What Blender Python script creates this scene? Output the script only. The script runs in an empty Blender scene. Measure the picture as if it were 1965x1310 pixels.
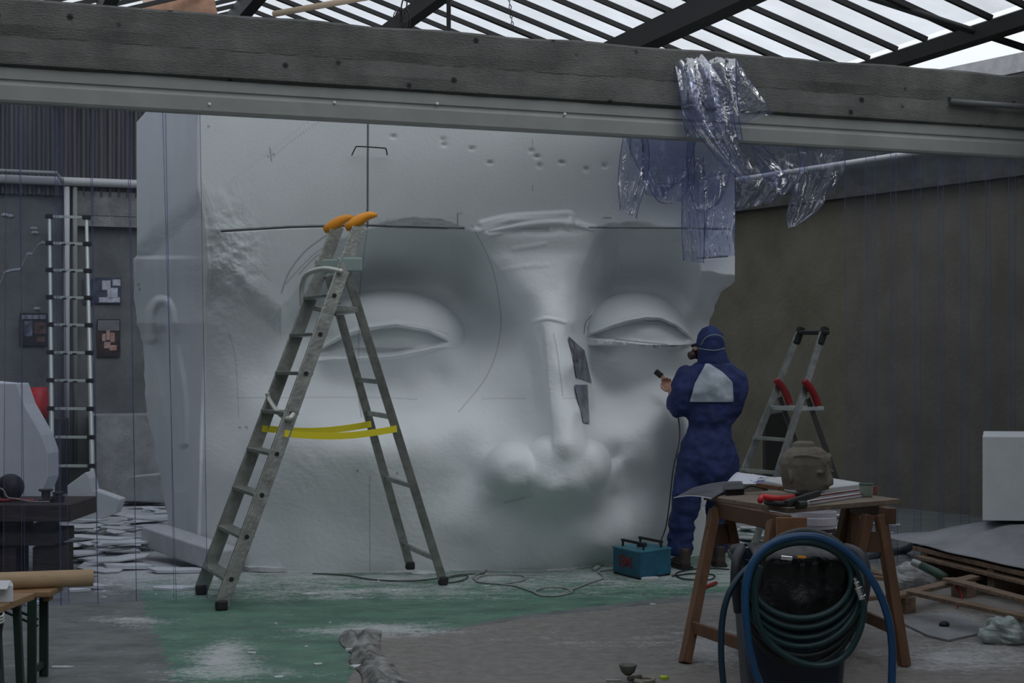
import bpy, bmesh, math, random
import numpy as np
from mathutils import Vector, Matrix, noise as mnoise
C = bpy.context.scene.collection
S = bpy.context.scene
# ------------------------------------------------------------ camera, world, exposure
CX, HOR, F, H = 982.5, 700.0, 3000.0, 1.45      # 1965x1310 frame, eye height 1.45 m
cam = bpy.data.cameras.new('camera'); co = bpy.data.objects.new('camera', cam); C.objects.link(co)
co.location = (0, 0, H); co.rotation_euler = (math.pi/2, 0, 0)
cam.sensor_width = 36; cam.lens = F/1965*36; cam.shift_y = 45/1965
cam.clip_end = 300; S.camera = co
S.view_settings.view_transform = 'Standard'; S.view_settings.look = 'None'
S.view_settings.gamma = 1; S.view_settings.use_curve_mapping = False
S.view_settings.exposure = 0.0
w = bpy.data.worlds.new('world'); S.world = w; w.use_nodes = True
wn = w.node_tree; wb = wn.nodes['Background']
tc = wn.nodes.new('ShaderNodeTexCoord'); wno = wn.nodes.new('ShaderNodeTexNoise'); wr = wn.nodes.new('ShaderNodeValToRGB')
wno.inputs['Scale'].default_value = 3; wno.inputs['Detail'].default_value = 5
wn.links.new(tc.outputs['Generated'], wno.inputs['Vector']); wn.links.new(wno.outputs[0], wr.inputs[0])
wr.color_ramp.elements[0].position = .3; wr.color_ramp.elements[0].color = (.63,.67,.72,1)
wr.color_ramp.elements[1].position = .7; wr.color_ramp.elements[1].color = (.76,.79,.82,1)
wn.links.new(wr.outputs[0], wb.inputs[0]); wb.inputs[1].default_value = 1.38
sl = bpy.data.lights.new('soft_daylight', 'SUN'); so_ = bpy.data.objects.new('soft_daylight', sl); C.objects.link(so_)
sl.energy = 1.25; sl.angle = math.radians(38); sl.color = (1, .99, .96)
so_.rotation_euler = Vector((.72, -1.0, 1.32)).to_track_quat('Z', 'Y').to_euler()      # brighter patch of the overcast sky, high behind the camera

def P(px, py, Y): return Vector(((px-CX)/F*Y, Y, H-(py-HOR)/F*Y))
def G(px, py, z=0.0):
    Y = (H-z)*F/(py-HOR); return Vector(((px-CX)/F*Y, Y, z))
def PZ(px, py, z): return G(px, py, z)
# ------------------------------------------------------------ materials
MATS = {}
def mat(name, col, rough=.6, metal=0, var=0, scale=8, bump=0, bscale=40, col2=None, spec=.5, stretch=None, coat=0):
    if name in MATS: return MATS[name]
    m = bpy.data.materials.new(name); m.use_nodes = True; nt = m.node_tree; b = nt.nodes['Principled BSDF']
    b.inputs['Roughness'].default_value = rough; b.inputs['Metallic'].default_value = metal
    b.inputs['Specular IOR Level'].default_value = spec; b.inputs['Coat Weight'].default_value = coat
    b.inputs['Base Color'].default_value = (*col, 1)
    if var or col2 or bump:
        t = nt.nodes.new('ShaderNodeTexCoord'); mp = nt.nodes.new('ShaderNodeMapping'); nt.links.new(t.outputs['Object'], mp.inputs[0])
        if stretch: mp.inputs['Scale'].default_value = stretch
    if var or col2:
        n = nt.nodes.new('ShaderNodeTexNoise'); n.inputs['Scale'].default_value = scale; n.inputs['Detail'].default_value = 6; n.inputs['Roughness'].default_value = .65
        r = nt.nodes.new('ShaderNodeValToRGB'); nt.links.new(mp.outputs[0], n.inputs['Vector']); nt.links.new(n.outputs[0], r.inputs[0])
        c2 = col2 if col2 else tuple(min(1, c*(1+var)) for c in col); c1 = col if col2 else tuple(c*(1-var) for c in col)
        r.color_ramp.elements[0].position = .35; r.color_ramp.elements[1].position = .65
        r.color_ramp.elements[0].color = (*c1, 1); r.color_ramp.elements[1].color = (*c2, 1)
        nt.links.new(r.outputs[0], b.inputs['Base Color'])
    if bump:
        n2 = nt.nodes.new('ShaderNodeTexNoise'); n2.inputs['Scale'].default_value = bscale; n2.inputs['Detail'].default_value = 5
        bp = nt.nodes.new('ShaderNodeBump'); bp.inputs['Strength'].default_value = bump; bp.inputs['Distance'].default_value = .02
        nt.links.new(mp.outputs[0], n2.inputs['Vector']); nt.links.new(n2.outputs[0], bp.inputs['Height']); nt.links.new(bp.outputs[0], b.inputs['Normal'])
    MATS[name] = m; return m
def clear_mat(name, tint, opac, rough=.12, diff=(.5,.55,.75), gl=.1, streak=0, bmp=0):
    """thin clear sheet: mostly see-through, a little milky, a little shiny"""
    m = bpy.data.materials.new(name); m.use_nodes = True; nt = m.node_tree; nt.nodes.clear()
    o = nt.nodes.new('ShaderNodeOutputMaterial'); tr = nt.nodes.new('ShaderNodeBsdfTransparent'); tr.inputs[0].default_value = (*tint, 1)
    df = nt.nodes.new('ShaderNodeBsdfTranslucent'); df.inputs[0].default_value = (*diff, 1)
    d2 = nt.nodes.new('ShaderNodeBsdfDiffuse'); d2.inputs[0].default_value = (*diff, 1)
    ms = nt.nodes.new('ShaderNodeMixShader'); ms.inputs[0].default_value = .5
    g = nt.nodes.new('ShaderNodeBsdfGlossy'); g.inputs['Roughness'].default_value = rough
    m1 = nt.nodes.new('ShaderNodeMixShader'); m2 = nt.nodes.new('ShaderNodeMixShader')
    nt.links.new(df.outputs[0], ms.inputs[1]); nt.links.new(d2.outputs[0], ms.inputs[2])
    m1.inputs[0].default_value = opac
    nt.links.new(tr.outputs[0], m1.inputs[1]); nt.links.new(ms.outputs[0], m1.inputs[2])
    lw = nt.nodes.new('ShaderNodeLayerWeight'); lw.inputs[0].default_value = .35
    mu = nt.nodes.new('ShaderNodeMath'); mu.operation = 'MULTIPLY_ADD'; mu.inputs[1].default_value = gl*4; mu.inputs[2].default_value = gl*.5; mu.use_clamp = True
    nt.links.new(lw.outputs['Fresnel'], mu.inputs[0]); nt.links.new(mu.outputs[0], m2.inputs[0])
    nt.links.new(m1.outputs[0], m2.inputs[1]); nt.links.new(g.outputs[0], m2.inputs[2]); nt.links.new(m2.outputs[0], o.inputs[0])
    if streak:
        t = nt.nodes.new('ShaderNodeTexCoord'); mp = nt.nodes.new('ShaderNodeMapping'); mp.inputs['Scale'].default_value = (22, 22, .6)
        n = nt.nodes.new('ShaderNodeTexNoise'); n.inputs['Scale'].default_value = 1.0; n.inputs['Detail'].default_value = 4
        mr = nt.nodes.new('ShaderNodeMapRange'); mr.inputs[1].default_value = .4; mr.inputs[2].default_value = .75; mr.inputs[3].default_value = opac*.6; mr.inputs[4].default_value = opac+streak
        nt.links.new(t.outputs['Object'], mp.inputs[0]); nt.links.new(mp.outputs[0], n.inputs['Vector']); nt.links.new(n.outputs[0], mr.inputs[0]); nt.links.new(mr.outputs[0], m1.inputs[0])
    if bmp:
        t = nt.nodes.new('ShaderNodeTexCoord'); n = nt.nodes.new('ShaderNodeTexNoise'); n.inputs['Scale'].default_value = 7; n.inputs['Detail'].default_value = 2; n.inputs['Distortion'].default_value = 1.5
        bp = nt.nodes.new('ShaderNodeBump'); bp.inputs['Strength'].default_value = bmp; bp.inputs['Distance'].default_value = .05
        nt.links.new(t.outputs['Object'], n.inputs['Vector']); nt.links.new(n.outputs[0], bp.inputs['Height']); nt.links.new(bp.outputs[0], g.inputs['Normal'])
    MATS[name] = m; return m
# ------------------------------------------------------------ mesh helpers
def tag(o, label=None, cat=None, group=None, kind=None):
    if label: o['label'] = label
    if cat: o['category'] = cat
    if group: o['group'] = group
    if kind: o['kind'] = kind
    return o
def empty(name, loc, label, cat, group=None, rz=0):
    o = bpy.data.objects.new(name, None); C.objects.link(o); o.location = loc; o.rotation_euler = (0, 0, rz)
    o.empty_display_size = .1
    return tag(o, label, cat, group)
class MB:
    def __init__(s): s.v = []; s.f = []
    def add(s, vs, fs):
        k = len(s.v); s.v += [tuple(v) for v in vs]; s.f += [tuple(i+k for i in f) for f in fs]; return s
    def box(s, c, size, M=None):
        x, y, z = [q/2 for q in size]; c = Vector(c)
        vs = [Vector((a*x, b*y, d*z)) for a in (-1, 1) for b in (-1, 1) for d in (-1, 1)]
        if M is not None: vs = [M @ v for v in vs]
        return s.add([c+v for v in vs], [(0,1,3,2),(4,6,7,5),(0,4,5,1),(2,3,7,6),(0,2,6,4),(1,5,7,3)])
    def bar(s, a, b, wid, dep, up=(0, 0, 1)):
        """rectangular bar from a to b; wid along side axis, dep along up-ish axis"""
        a = Vector(a); b = Vector(b); d = (b-a); L = d.length; d.normalize(); u = Vector(up)
        side = d.cross(u)
        if side.length < 1e-4: side = d.cross(Vector((0, 1, 0)))
        side.normalize(); u = side.cross(d).normalized()
        vs = []
        for p in (a, b):
            for sx, sy in ((-1,-1),(1,-1),(1,1),(-1,1)): vs.append(p+side*(sx*wid/2)+u*(sy*dep/2))
        return s.add(vs, [(3,2,1,0),(4,5,6,7),(0,1,5,4),(1,2,6,5),(2,3,7,6),(3,0,4,7)])
    def tube(s, pts, r, n=8, caps=True, rad=None, flat=1.0):
        pts = [Vector(p) for p in pts]; m = len(pts); up = Vector((0, 0, 1)); vs = []; fs = []
        t0 = (pts[1]-pts[0]).normalized()
        side = t0.cross(up)
        if side.length < .05: side = t0.cross(Vector((0, 1, 0)))
        side.normalize()
        for i, p in enumerate(pts):
            t = (pts[min(i+1, m-1)]-pts[max(i-1, 0)]).normalized()
            side = (side - t*side.dot(t))
            if side.length < 1e-5: side = t.orthogonal()
            side.normalize(); u = t.cross(side).normalized()
            rr = rad[i] if rad else r
            for k in range(n):
                a = 2*math.pi*k/n; vs.append(p+side*(math.cos(a)*rr)+u*(math.sin(a)*rr*flat))
        for i in range(m-1):
            for k in range(n):
                k2 = (k+1) % n; fs.append((i*n+k, i*n+k2, (i+1)*n+k2, (i+1)*n+k))
        if caps: fs.append(tuple(range(n-1, -1, -1))); fs.append(tuple(range((m-1)*n, m*n)))
        return s.add(vs, fs)
    def lathe(s, prof, c=(0, 0, 0), n=24, sx=1, sy=1):
        c = Vector(c); vs = []; fs = []; m = len(prof)
        for r, z in prof:
            for k in range(n):
                a = 2*math.pi*k/n; vs.append(c+Vector((math.cos(a)*r*sx, math.sin(a)*r*sy, z)))
        for i in range(m-1):
            for k in range(n):
                k2 = (k+1) % n; fs.append((i*n+k, i*n+k2, (i+1)*n+k2, (i+1)*n+k))
        fs.append(tuple(range(n-1, -1, -1))); fs.append(tuple(range((m-1)*n, m*n)))
        return s.add(vs, fs)
    def slab(s, poly, z0, z1):
        """closed slab from a polygon of (x,y) or 3d points (top); z0,z1 offsets"""
        n = len(poly); vs = [(p[0], p[1], (p[2] if len(p) > 2 else 0)+z0) for p in poly]+[(p[0], p[1], (p[2] if len(p) > 2 else 0)+z1) for p in poly]
        return s.add(vs, [tuple(range(n-1, -1, -1)), tuple(range(n, 2*n))]+[(i, (i+1) % n, n+(i+1) % n, n+i) for i in range(n)])
    def loft(s, rings, n=16, cap=True):
        """rings: (center, axis_x vector, axis_y vector) ellipses"""
        vs = []; fs = []; m = len(rings)
        for c, ax, ay in rings:
            c = Vector(c); ax = Vector(ax); ay = Vector(ay)
            for k in range(n):
                a = 2*math.pi*k/n; vs.append(c+ax*math.cos(a)+ay*math.sin(a))
        for i in range(m-1):
            for k in range(n):
                k2 = (k+1) % n; fs.append((i*n+k, i*n+k2, (i+1)*n+k2, (i+1)*n+k))
        if cap: fs.append(tuple(range(n-1, -1, -1))); fs.append(tuple(range((m-1)*n, m*n)))
        return s.add(vs, fs)
    def ball(s, c, r, nu=16, nv=10, M=None):
        c = Vector(c); r = (r, r, r) if not hasattr(r, '__len__') else r
        vs = []; fs = []
        for i in range(nv+1):
            th = math.pi*i/nv
            th = min(max(th, .02), math.pi-.02)
            for k in range(nu):
                a = 2*math.pi*k/nu; v = Vector((r[0]*math.sin(th)*math.cos(a), r[1]*math.sin(th)*math.sin(a), r[2]*math.cos(th)))
                vs.append(c+(M @ v if M is not None else v))
        for i in range(nv):
            for k in range(nu):
                k2 = (k+1) % nu; fs.append((i*nu+k, (i+1)*nu+k, (i+1)*nu+k2, i*nu+k2))
        fs.append(tuple(range(nu))); fs.append(tuple(range((nv+1)*nu-1, nv*nu-1, -1)))
        return s.add(vs, fs)
    def build(s, name, m, parent=None, smooth=False, bevel=0, remesh=0, sm=0, fix=True):
        me = bpy.data.meshes.new(name); 
        vs = s.v; off = Vector((0, 0, 0))
        o = bpy.data.objects.new(name, me); C.objects.link(o)
        if parent is not None:
            o.parent = parent
            # geometry is written in world space: bring it to the parent's frame
            pm = Matrix.LocRotScale(parent.location, parent.rotation_euler, None)
            q = parent.parent
            while q is not None:
                pm = Matrix.LocRotScale(q.location, q.rotation_euler, None) @ pm; q = q.parent
            inv = pm.inverted(); vs = [tuple(inv @ Vector(v)) for v in vs]
        else:
            a = np.array(vs); c = Vector(((a[:,0].min()+a[:,0].max())/2, (a[:,1].min()+a[:,1].max())/2, a[:,2].min()))
            o.location = c; vs = [tuple(Vector(v)-c) for v in vs]
        me.from_pydata(vs, [], s.f)
        if fix:
            bm = bmesh.new(); bm.from_mesh(me); bmesh.ops.recalc_face_normals(bm, faces=bm.faces); bm.to_mesh(me); bm.free()
        me.materials.append(m)
        if smooth: me.polygons.foreach_set('use_smooth', [True]*len(me.polygons))
        if bevel:
            b = o.modifiers.new('bevel', 'BEVEL'); b.width = bevel; b.segments = 2; b.limit_method = 'ANGLE'; b.angle_limit = .7
        if remesh:
            r = o.modifiers.new('remesh', 'REMESH'); r.mode = 'VOXEL'; r.voxel_size = remesh; r.use_smooth_shade = True
            if sm: k = o.modifiers.new('smooth', 'SMOOTH'); k.iterations = sm; k.factor = .5
        return o
def spline(pts, n=8, closed=False):
    """Catmull-Rom through points"""
    pts = [Vector(p) for p in pts]; m = len(pts); out = []
    rng = m if closed else m-1
    for i in range(rng):
        if closed: a, b, c, d = pts[(i-1) % m], pts[i], pts[(i+1) % m], pts[(i+2) % m]
        else: a, b, c, d = pts[max(i-1, 0)], pts[i], pts[i+1], pts[min(i+2, m-1)]
        for k in range(n):
            t = k/n; out.append(.5*((2*b)+(c-a)*t+(2*a-5*b+4*c-d)*t*t+(3*b-a-3*c+d)*t**3))
    if not closed: out.append(pts[-1].copy())
    return out
def dup(root, loc, rz=None, label=None, group=None):
    r = root.copy(); C.objects.link(r); r.location = loc
    if rz is not None: r.rotation_euler = (0, 0, rz)
    if label: r['label'] = label
    if group: r['group'] = group
    def kids(a, b):
        for ch in list(a.children):
            c = ch.copy(); C.objects.link(c); c.parent = b; kids(ch, c)
    kids(root, r); return r
def nz(x, y, z=0, s=1.0): return mnoise.noise(Vector((x*s, y*s, z*s)))
def sstep(a, b, x): t = np.clip((x-a)/(b-a), 0, 1); return t*t*(3-2*t)
def text(name, body, loc, rx, rz, size, m, parent=None, ext=.001, sx=1.0, bold=0):
    cu = bpy.data.curves.new(name, 'FONT'); cu.body = body; cu.size = size; cu.extrude = ext; cu.align_x = 'CENTER'; cu.align_y = 'CENTER'; cu.offset = bold
    o = bpy.data.objects.new(name, cu); C.objects.link(o)
    cu.materials.append(m); o.rotation_euler = (rx, 0, rz); o.location = loc; o.scale = (sx, 1, 1)
    dg = bpy.context.evaluated_depsgraph_get(); me = bpy.data.meshes.new_from_object(o.evaluated_get(dg))
    mw = Matrix.LocRotScale(Vector(loc), o.rotation_euler, Vector((sx, 1, 1)))
    b = MB(); b.add([mw @ v.co for v in me.vertices], [tuple(p.vertices) for p in me.polygons])
    bpy.data.objects.remove(o)
    return b.build(name, m, parent, fix=False)
# ------------------------------------------------------------ main directions of the hall
B = Vector((.9394, .3429, 0)); N = Vector((-.3429, .9394, 0))     # along the beam / across it
def ST(s, t, z=0): return B*s+N*t+Vector((0, 0, z))
T_BEAM, T_BACK, S_RIDGE, S_EAVE = 9.67, 18.93, 3.2, 7.73
def roofz(s): return 4.2+.314*(S_EAVE-s) if s > S_RIDGE else 4.2+.314*(S_EAVE-S_RIDGE)-.314*(S_RIDGE-s)
def inpoly(px, py, poly):
    c = np.zeros(px.shape, bool); n = len(poly)
    for i in range(n):
        x1, y1 = poly[i]; x2, y2 = poly[(i+1) % n]
        if y1 == y2: continue
        k = ((y1 > py) != (y2 > py)) & (px < (x2-x1)*(py-y1)/(y2-y1)+x1); c ^= k
    return c
# ---- floor
def floor():
    xs = np.arange(-9, 9.01, .06); ys = np.concatenate([np.arange(-6, 6.5, .5), np.arange(6.5, 14, .035), np.arange(14, 24, .25)])
    X, Y = np.meshgrid(xs, ys); nx, ny = len(xs), len(ys)
    v = np.stack([X.ravel(), Y.ravel(), np.zeros(X.size)], 1)
    idx = np.arange(nx*ny).reshape(ny, nx); f = np.stack([idx[:-1,:-1], idx[:-1,1:], idx[1:,1:], idx[1:,:-1]], -1).reshape(-1, 4)
    me = bpy.data.meshes.new('floor'); me.from_pydata(v.tolist(), [], f.tolist())
    Yc = np.maximum(v[:,1], .5); px = CX+v[:,0]/Yc*F; py = HOR+H*F/Yc
    green = [(250,1100),(330,1290),(360,2000),(690,2000),(672,1225),(700,1214),(830,1212),(1000,1180),(1250,1150),(1420,1132),(1520,1085),(1530,1040),(1440,1010),(1180,1060),(700,1080),(420,1090)]
    g = inpoly(px, py, green).astype(float)
    rug = [(680,2000),(672,1290),(700,1222),(830,1218),(1000,1187),(1250,1160),(1430,1142),(1560,1085),(1700,1080),(2600,1050),(4000,2500)]
    r = inpoly(px, py, rug).astype(float)
    d = np.clip(1-np.abs(py-1105)/50, 0, 1)*((px > 180) & (px < 1500))*.6
    def blob(cx, cy, rx, ry, a): return a*np.exp(-(((px-cx)/rx)**2+((py-cy)/ry)**2))
    d = d+blob(280,1010,220,80,1.1)+blob(730,1208,150,14,.8)+blob(430,1255,60,25,.8)+blob(420,1290,140,18,.6)+blob(1500,1030,130,50,.8)+blob(1370,1240,90,40,.7)+blob(1850,1260,160,30,.7)+blob(1780,1195,140,20,.5)+blob(250,1190,80,10,.6)+blob(700,1140,300,12,.35)+blob(1150,1230,120,12,.35)
    d = np.clip(d, 0, 1.2)
    ck = me.color_attributes.new('floor_mask', 'FLOAT_COLOR', 'POINT')
    ck.data.foreach_set('color', np.stack([g, d, r, np.ones(g.size)], 1).astype(np.float32).ravel())
    o = bpy.data.objects.new('floor', me); C.objects.link(o); o['kind'] = 'structure'
    m = bpy.data.materials.new('painted_floor'); m.use_nodes = True; nt = m.node_tree; b = nt.nodes['Principled BSDF']; L = nt.links.new
    t = nt.nodes.new('ShaderNodeTexCoord')
    def noise(scale, detail=6, stretch=None, rough=.65):
        n = nt.nodes.new('ShaderNodeTexNoise'); n.inputs['Scale'].default_value = scale; n.inputs['Detail'].default_value = detail; n.inputs['Roughness'].default_value = rough
        if stretch:
            mp = nt.nodes.new('ShaderNodeMapping'); mp.inputs['Scale'].default_value = stretch; L(t.outputs['Object'], mp.inputs[0]); L(mp.outputs[0], n.inputs['Vector'])
        else: L(t.outputs['Object'], n.inputs['Vector'])
        return n.outputs[0]
    def math_(op, a, b_, c=None, clamp=False):
        n = nt.nodes.new('ShaderNodeMath'); n.operation = op; n.use_clamp = clamp
        for i, q in enumerate((a, b_, c)):
            if q is None: continue
            if isinstance(q, (int, float)): n.inputs[i].default_value = q
            else: L(q, n.inputs[i])
        return n.outputs[0]
    def ramp(x, a, c, ca, cc):
        n = nt.nodes.new('ShaderNodeValToRGB'); L(x, n.inputs[0]); n.color_ramp.elements[0].position = a; n.color_ramp.elements[1].position = c
        n.color_ramp.elements[0].color = (*ca, 1); n.color_ramp.elements[1].color = (*cc, 1); return n.outputs[0]
    def mix(f_, a, b_):
        n = nt.nodes.new('ShaderNodeMix'); n.data_type = 'RGBA'
        if isinstance(f_, (int, float)): n.inputs[0].default_value = f_
        else: L(f_, n.inputs[0])
        L(a, n.inputs[6]); L(b_, n.inputs[7]); return n.outputs[2]
    at = nt.nodes.new('ShaderNodeVertexColor'); at.layer_name = 'floor_mask'; sp = nt.nodes.new('ShaderNodeSeparateColor'); L(at.outputs[0], sp.inputs[0])
    grey = ramp(noise(3, 10, (1, 1.8, 1), .75), .35, .68, (.085,.10,.097), (.22,.235,.23))
    brown = ramp(noise(14, 9), .3, .72, (.16,.147,.137), (.29,.272,.255))
    grn = ramp(noise(2.6, 10, (1, 1.8, 1), .75), .35, .68, (.06,.12,.095), (.13,.28,.195))
    gm = math_('ADD', sp.outputs[0], math_('MULTIPLY', math_('SUBTRACT', noise(5, 8), .5), .9))
    gm = math_('MULTIPLY', math_('SUBTRACT', gm, .45), 6, None, True)
    col = mix(gm, grey, grn)
    rm = math_('MULTIPLY', math_('SUBTRACT', math_('ADD', sp.outputs[2], math_('MULTIPLY', math_('SUBTRACT', noise(9, 6), .5), .4)), .45), 8, None, True)
    col = mix(rm, col, brown)
    # worn scuffs in the paint
    sc = math_('MULTIPLY', math_('SUBTRACT', noise(4, 10, (1, 2.6, 1), .82), .53), 6, None, True)
    col = mix(math_('MULTIPLY', sc, .45), col, ramp(noise(20), .3, .7, (.20,.21,.20), (.30,.30,.29)))
    # white polystyrene dust
    dn = math_('ADD', math_('MULTIPLY', sp.outputs[1], .25), math_('SUBTRACT', math_('ADD', math_('MULTIPLY', noise(3.2, 10, (1, 1.6, 1), .85), .7), math_('MULTIPLY', noise(34, 4), .3)), .56))
    dm = math_('MULTIPLY', dn, 7, None, True)
    spk = math_('MULTIPLY', math_('SUBTRACT', math_('ADD', noise(75, 3), math_('MULTIPLY', sp.outputs[1], .12)), .69), 14, None, True)
    dm = math_('MAXIMUM', dm, spk)
    cr = nt.nodes.new('ShaderNodeRGB'); cr.outputs[0].default_value = (.62,.63,.64,1)
    col = mix(math_('MULTIPLY', dm, .8), col, cr.outputs[0])
    L(col, b.inputs['Base Color'])
    b.inputs['Roughness'].default_value = .55; b.inputs['Specular IOR Level'].default_value = .35
    bp = nt.nodes.new('ShaderNodeBump'); bp.inputs['Strength'].default_value = .25; bp.inputs['Distance'].default_value = .01
    L(noise(30, 6), bp.inputs['Height']); L(bp.outputs[0], b.inputs['Normal'])
    me.materials.append(m)
floor()
# ---- walls
def struct(o): o['kind'] = 'structure'; return o
M_cladd = mat('dark_ribbed_cladding', (.05,.055,.065), .5, col2=(.13,.125,.13), scale=1.6, stretch=(9, 9, .35))
M_wallgrey = mat('grey_painted_wall', (.14,.15,.15), .8, var=.22, scale=2.5, bump=.2, bscale=30)
M_conc = mat('cast_concrete', (.16,.165,.16), .9, col2=(.30,.305,.29), scale=3.5, bump=.5, bscale=25)
M_wallbrown = mat('olive_render_wall', (.135,.125,.095), .9, col2=(.19,.175,.14), scale=1.7, bump=.3, bscale=18)
M_dark = mat('dark_steel', (.009,.009,.01), .6)
M_pipe = mat('white_painted_pipe', (.55,.56,.56), .5)
def wall_prism(pa, pb, thick, z0, z1, name, m, out):
    a = Vector(pa); b_ = Vector(pb); o = Vector(out)*thick
    return MB().slab([(a.x, a.y), (b_.x, b_.y), (b_.x+o.x, b_.y+o.y), (a.x+o.x, a.y+o.y)], z0, z1).build(name, m)
a, b_ = ST(-1.5, T_BACK), ST(8.2, T_BACK)
struct(wall_prism(a, b_, .3, 0, 3.5, 'wall_back', M_wallgrey, N))
# ribbed cladding over it: one folded sheet with its ribs
cb = MB(); pts = []
for i in range(0, 380):
    s = -1.5+i*.025; pts.append(ST(s, T_BACK-.03-(.035 if (i//2) % 2 else 0)))
vs = []; fs = []
for i, p in enumerate(pts): vs += [(p.x, p.y, 3.42), (p.x, p.y, roofz(-1.5+i*.025)-.12)]
for i in range(len(pts)-1): fs.append((2*i, 2*i+2, 2*i+3, 2*i+1))
n0 = len(vs); vs += [(v[0]+N.x*.1, v[1]+N.y*.1, v[2]) for v in vs]
fs += [tuple(q+n0 for q in f[::-1]) for f in fs]
cb.add(vs, fs); clad = struct(cb.build('wall_cladding', M_cladd))
upr = struct(wall_prism(WR0-WD*6-WN*.015, WR0+WD*7.5-WN*.015, .1, 3.36, 4.15, 'wall_upper_right', mat('dark_upper_render', (.07,.075,.08), .9, var=.3, scale=3), WN)) if 0 else None
clad.name = 'wall_upper_back'
# concrete band, lintel and low plinth on the back wall
bm_ = MB(); bm_.slab([ST(1.45, T_BACK-.06), ST(6, T_BACK-.06), ST(6, T_BACK), ST(1.45, T_BACK)], 3.2, 3.48); bm_.slab([ST(1.45, T_BACK-.1), ST(6, T_BACK-.1), ST(6, T_BACK), ST(1.45, T_BACK)], 3.07, 3.19)
struct(bm_.build('trim_2', M_conc))
struct(MB().slab([ST(1.62, T_BACK-1.0), ST(6, T_BACK-1.0), ST(6, T_BACK-.01), ST(1.62, T_BACK-.01)], 0, .88).build('trim_3', mat('low_concrete_plinth', (.20,.21,.215), .9, col2=(.34,.35,.36), scale=4, bump=.3)))
struct(wall_prism(ST(-1.5, T_BEAM-16), ST(-1.5, T_BACK), .25, 0, 4.2, 'wall_left', M_wallgrey, -B))
# right wall
WR0 = Vector((3.6, 16.4, 0)); WD = Vector((.535, -.845, 0)); WN = Vector((.845, .535, 0))
struct(wall_prism(WR0-WD*6, WR0+WD*7.5, .3, 0, 4.2, 'wall_right', M_wallbrown, WN))
struct(wall_prism(WR0-WD*6-WN*.02, WR0+WD*7.5-WN*.02, .34, 4.18, 4.36, 'trim_4', mat('pale_coping', (.5,.5,.52), .8, var=.15), WN))
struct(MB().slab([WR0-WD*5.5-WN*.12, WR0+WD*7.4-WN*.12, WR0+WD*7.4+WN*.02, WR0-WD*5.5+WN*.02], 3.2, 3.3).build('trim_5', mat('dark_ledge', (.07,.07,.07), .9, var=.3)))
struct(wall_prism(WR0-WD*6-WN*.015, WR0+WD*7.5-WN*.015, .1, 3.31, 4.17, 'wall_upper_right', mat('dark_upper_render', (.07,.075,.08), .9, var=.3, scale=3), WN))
pr = MB().tube([WR0-WD*5.8-WN*.1+Vector((0,0,3.56)), WR0+WD*7.3-WN*.1+Vector((0,0,3.56))], .03, 10).build('wall_pipe', M_pipe, None, smooth=True)
tag(pr, 'long pale pipe running high along the olive wall on the right', 'pipe')
# ---- hall in front, where the photographer stands, plus added slabs that block sky light
struct(MB().slab([ST(7.9,-5), ST(13,-5), ST(13,10.6), ST(7.9,10.6)], 4.62, 4.75).build('sky_block_right', mat('sky_block_grey', (.2,.2,.2), .9)))  # unseen slab, added to keep side sky off the right foreground
struct(MB().slab([ST(3.4,-5), ST(7.9,-5), ST(7.9,4.5), ST(3.4,4.5)], 5.75, 5.85).build('sky_block_front', mat('sky_block_grey', (.2,.2,.2), .9)))  # unseen opaque deck above the glass, added to dim the foreground
struct(MB().box((0, -6.1, 2.35), (18, .2, 4.7)).build('wall_front', M_wallgrey))  # unseen end wall behind the camera, closed to cut frontal light
struct(MB().box((-7.1, 0, 2.35), (.2, 12, 4.7)).build('wall_front_left', M_wallgrey))
struct(MB().box((8.3, 1.4, 2.35), (.2, 14.8, 4.7)).build('wall_front_right', M_conc))
# ---- concrete beam
def concrete_beam():
    ns, L0, L1 = 400, -2.2, 9.0
    prof = [(.03,3.205),(0,3.225),(0,3.30),(0,3.392),(-.0,3.398),(-.0,3.46),(0,3.52),(0,3.60),(.01,3.615),(.17,3.615),(.18,3.6),(.18,3.2)]
    vs = []; fs = []; m = len(prof)
    for i in range(ns+1):
        s = L0+(L1-L0)*i/ns
        for j, (d, z) in enumerate(prof):
            k = nz(s*3, z*7, 0)*.008+nz(s*14, z*20, 3)*.004
            dd = d+(k if d < .1 else 0)
            if j in (3, 4): dd += max(0, .028*(nz(s*1.6, 5)+.35))
            if j == 0: dd += .004+.012*nz(s*2, 9)
            zz = z+(nz(s*2.1, 7)*.012 if j in (7, 8, 9, 10) else 0)
            p = ST(s, T_BEAM+dd, zz); vs.append(p)
    for i in range(ns):
        for j in range(m):
            j2 = (j+1) % m; fs.append((i*m+j, i*m+j2, (i+1)*m+j2, (i+1)*m+j))
    fs.append(tuple(range(m))); fs.append(tuple(range(ns*m+m-1, ns*m-1, -1)))
    o = MB().add(vs, fs).build('trim_1', M_beam, smooth=False); struct(o)
    hs = MB(); rnd = random.Random(4)
    return o
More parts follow.
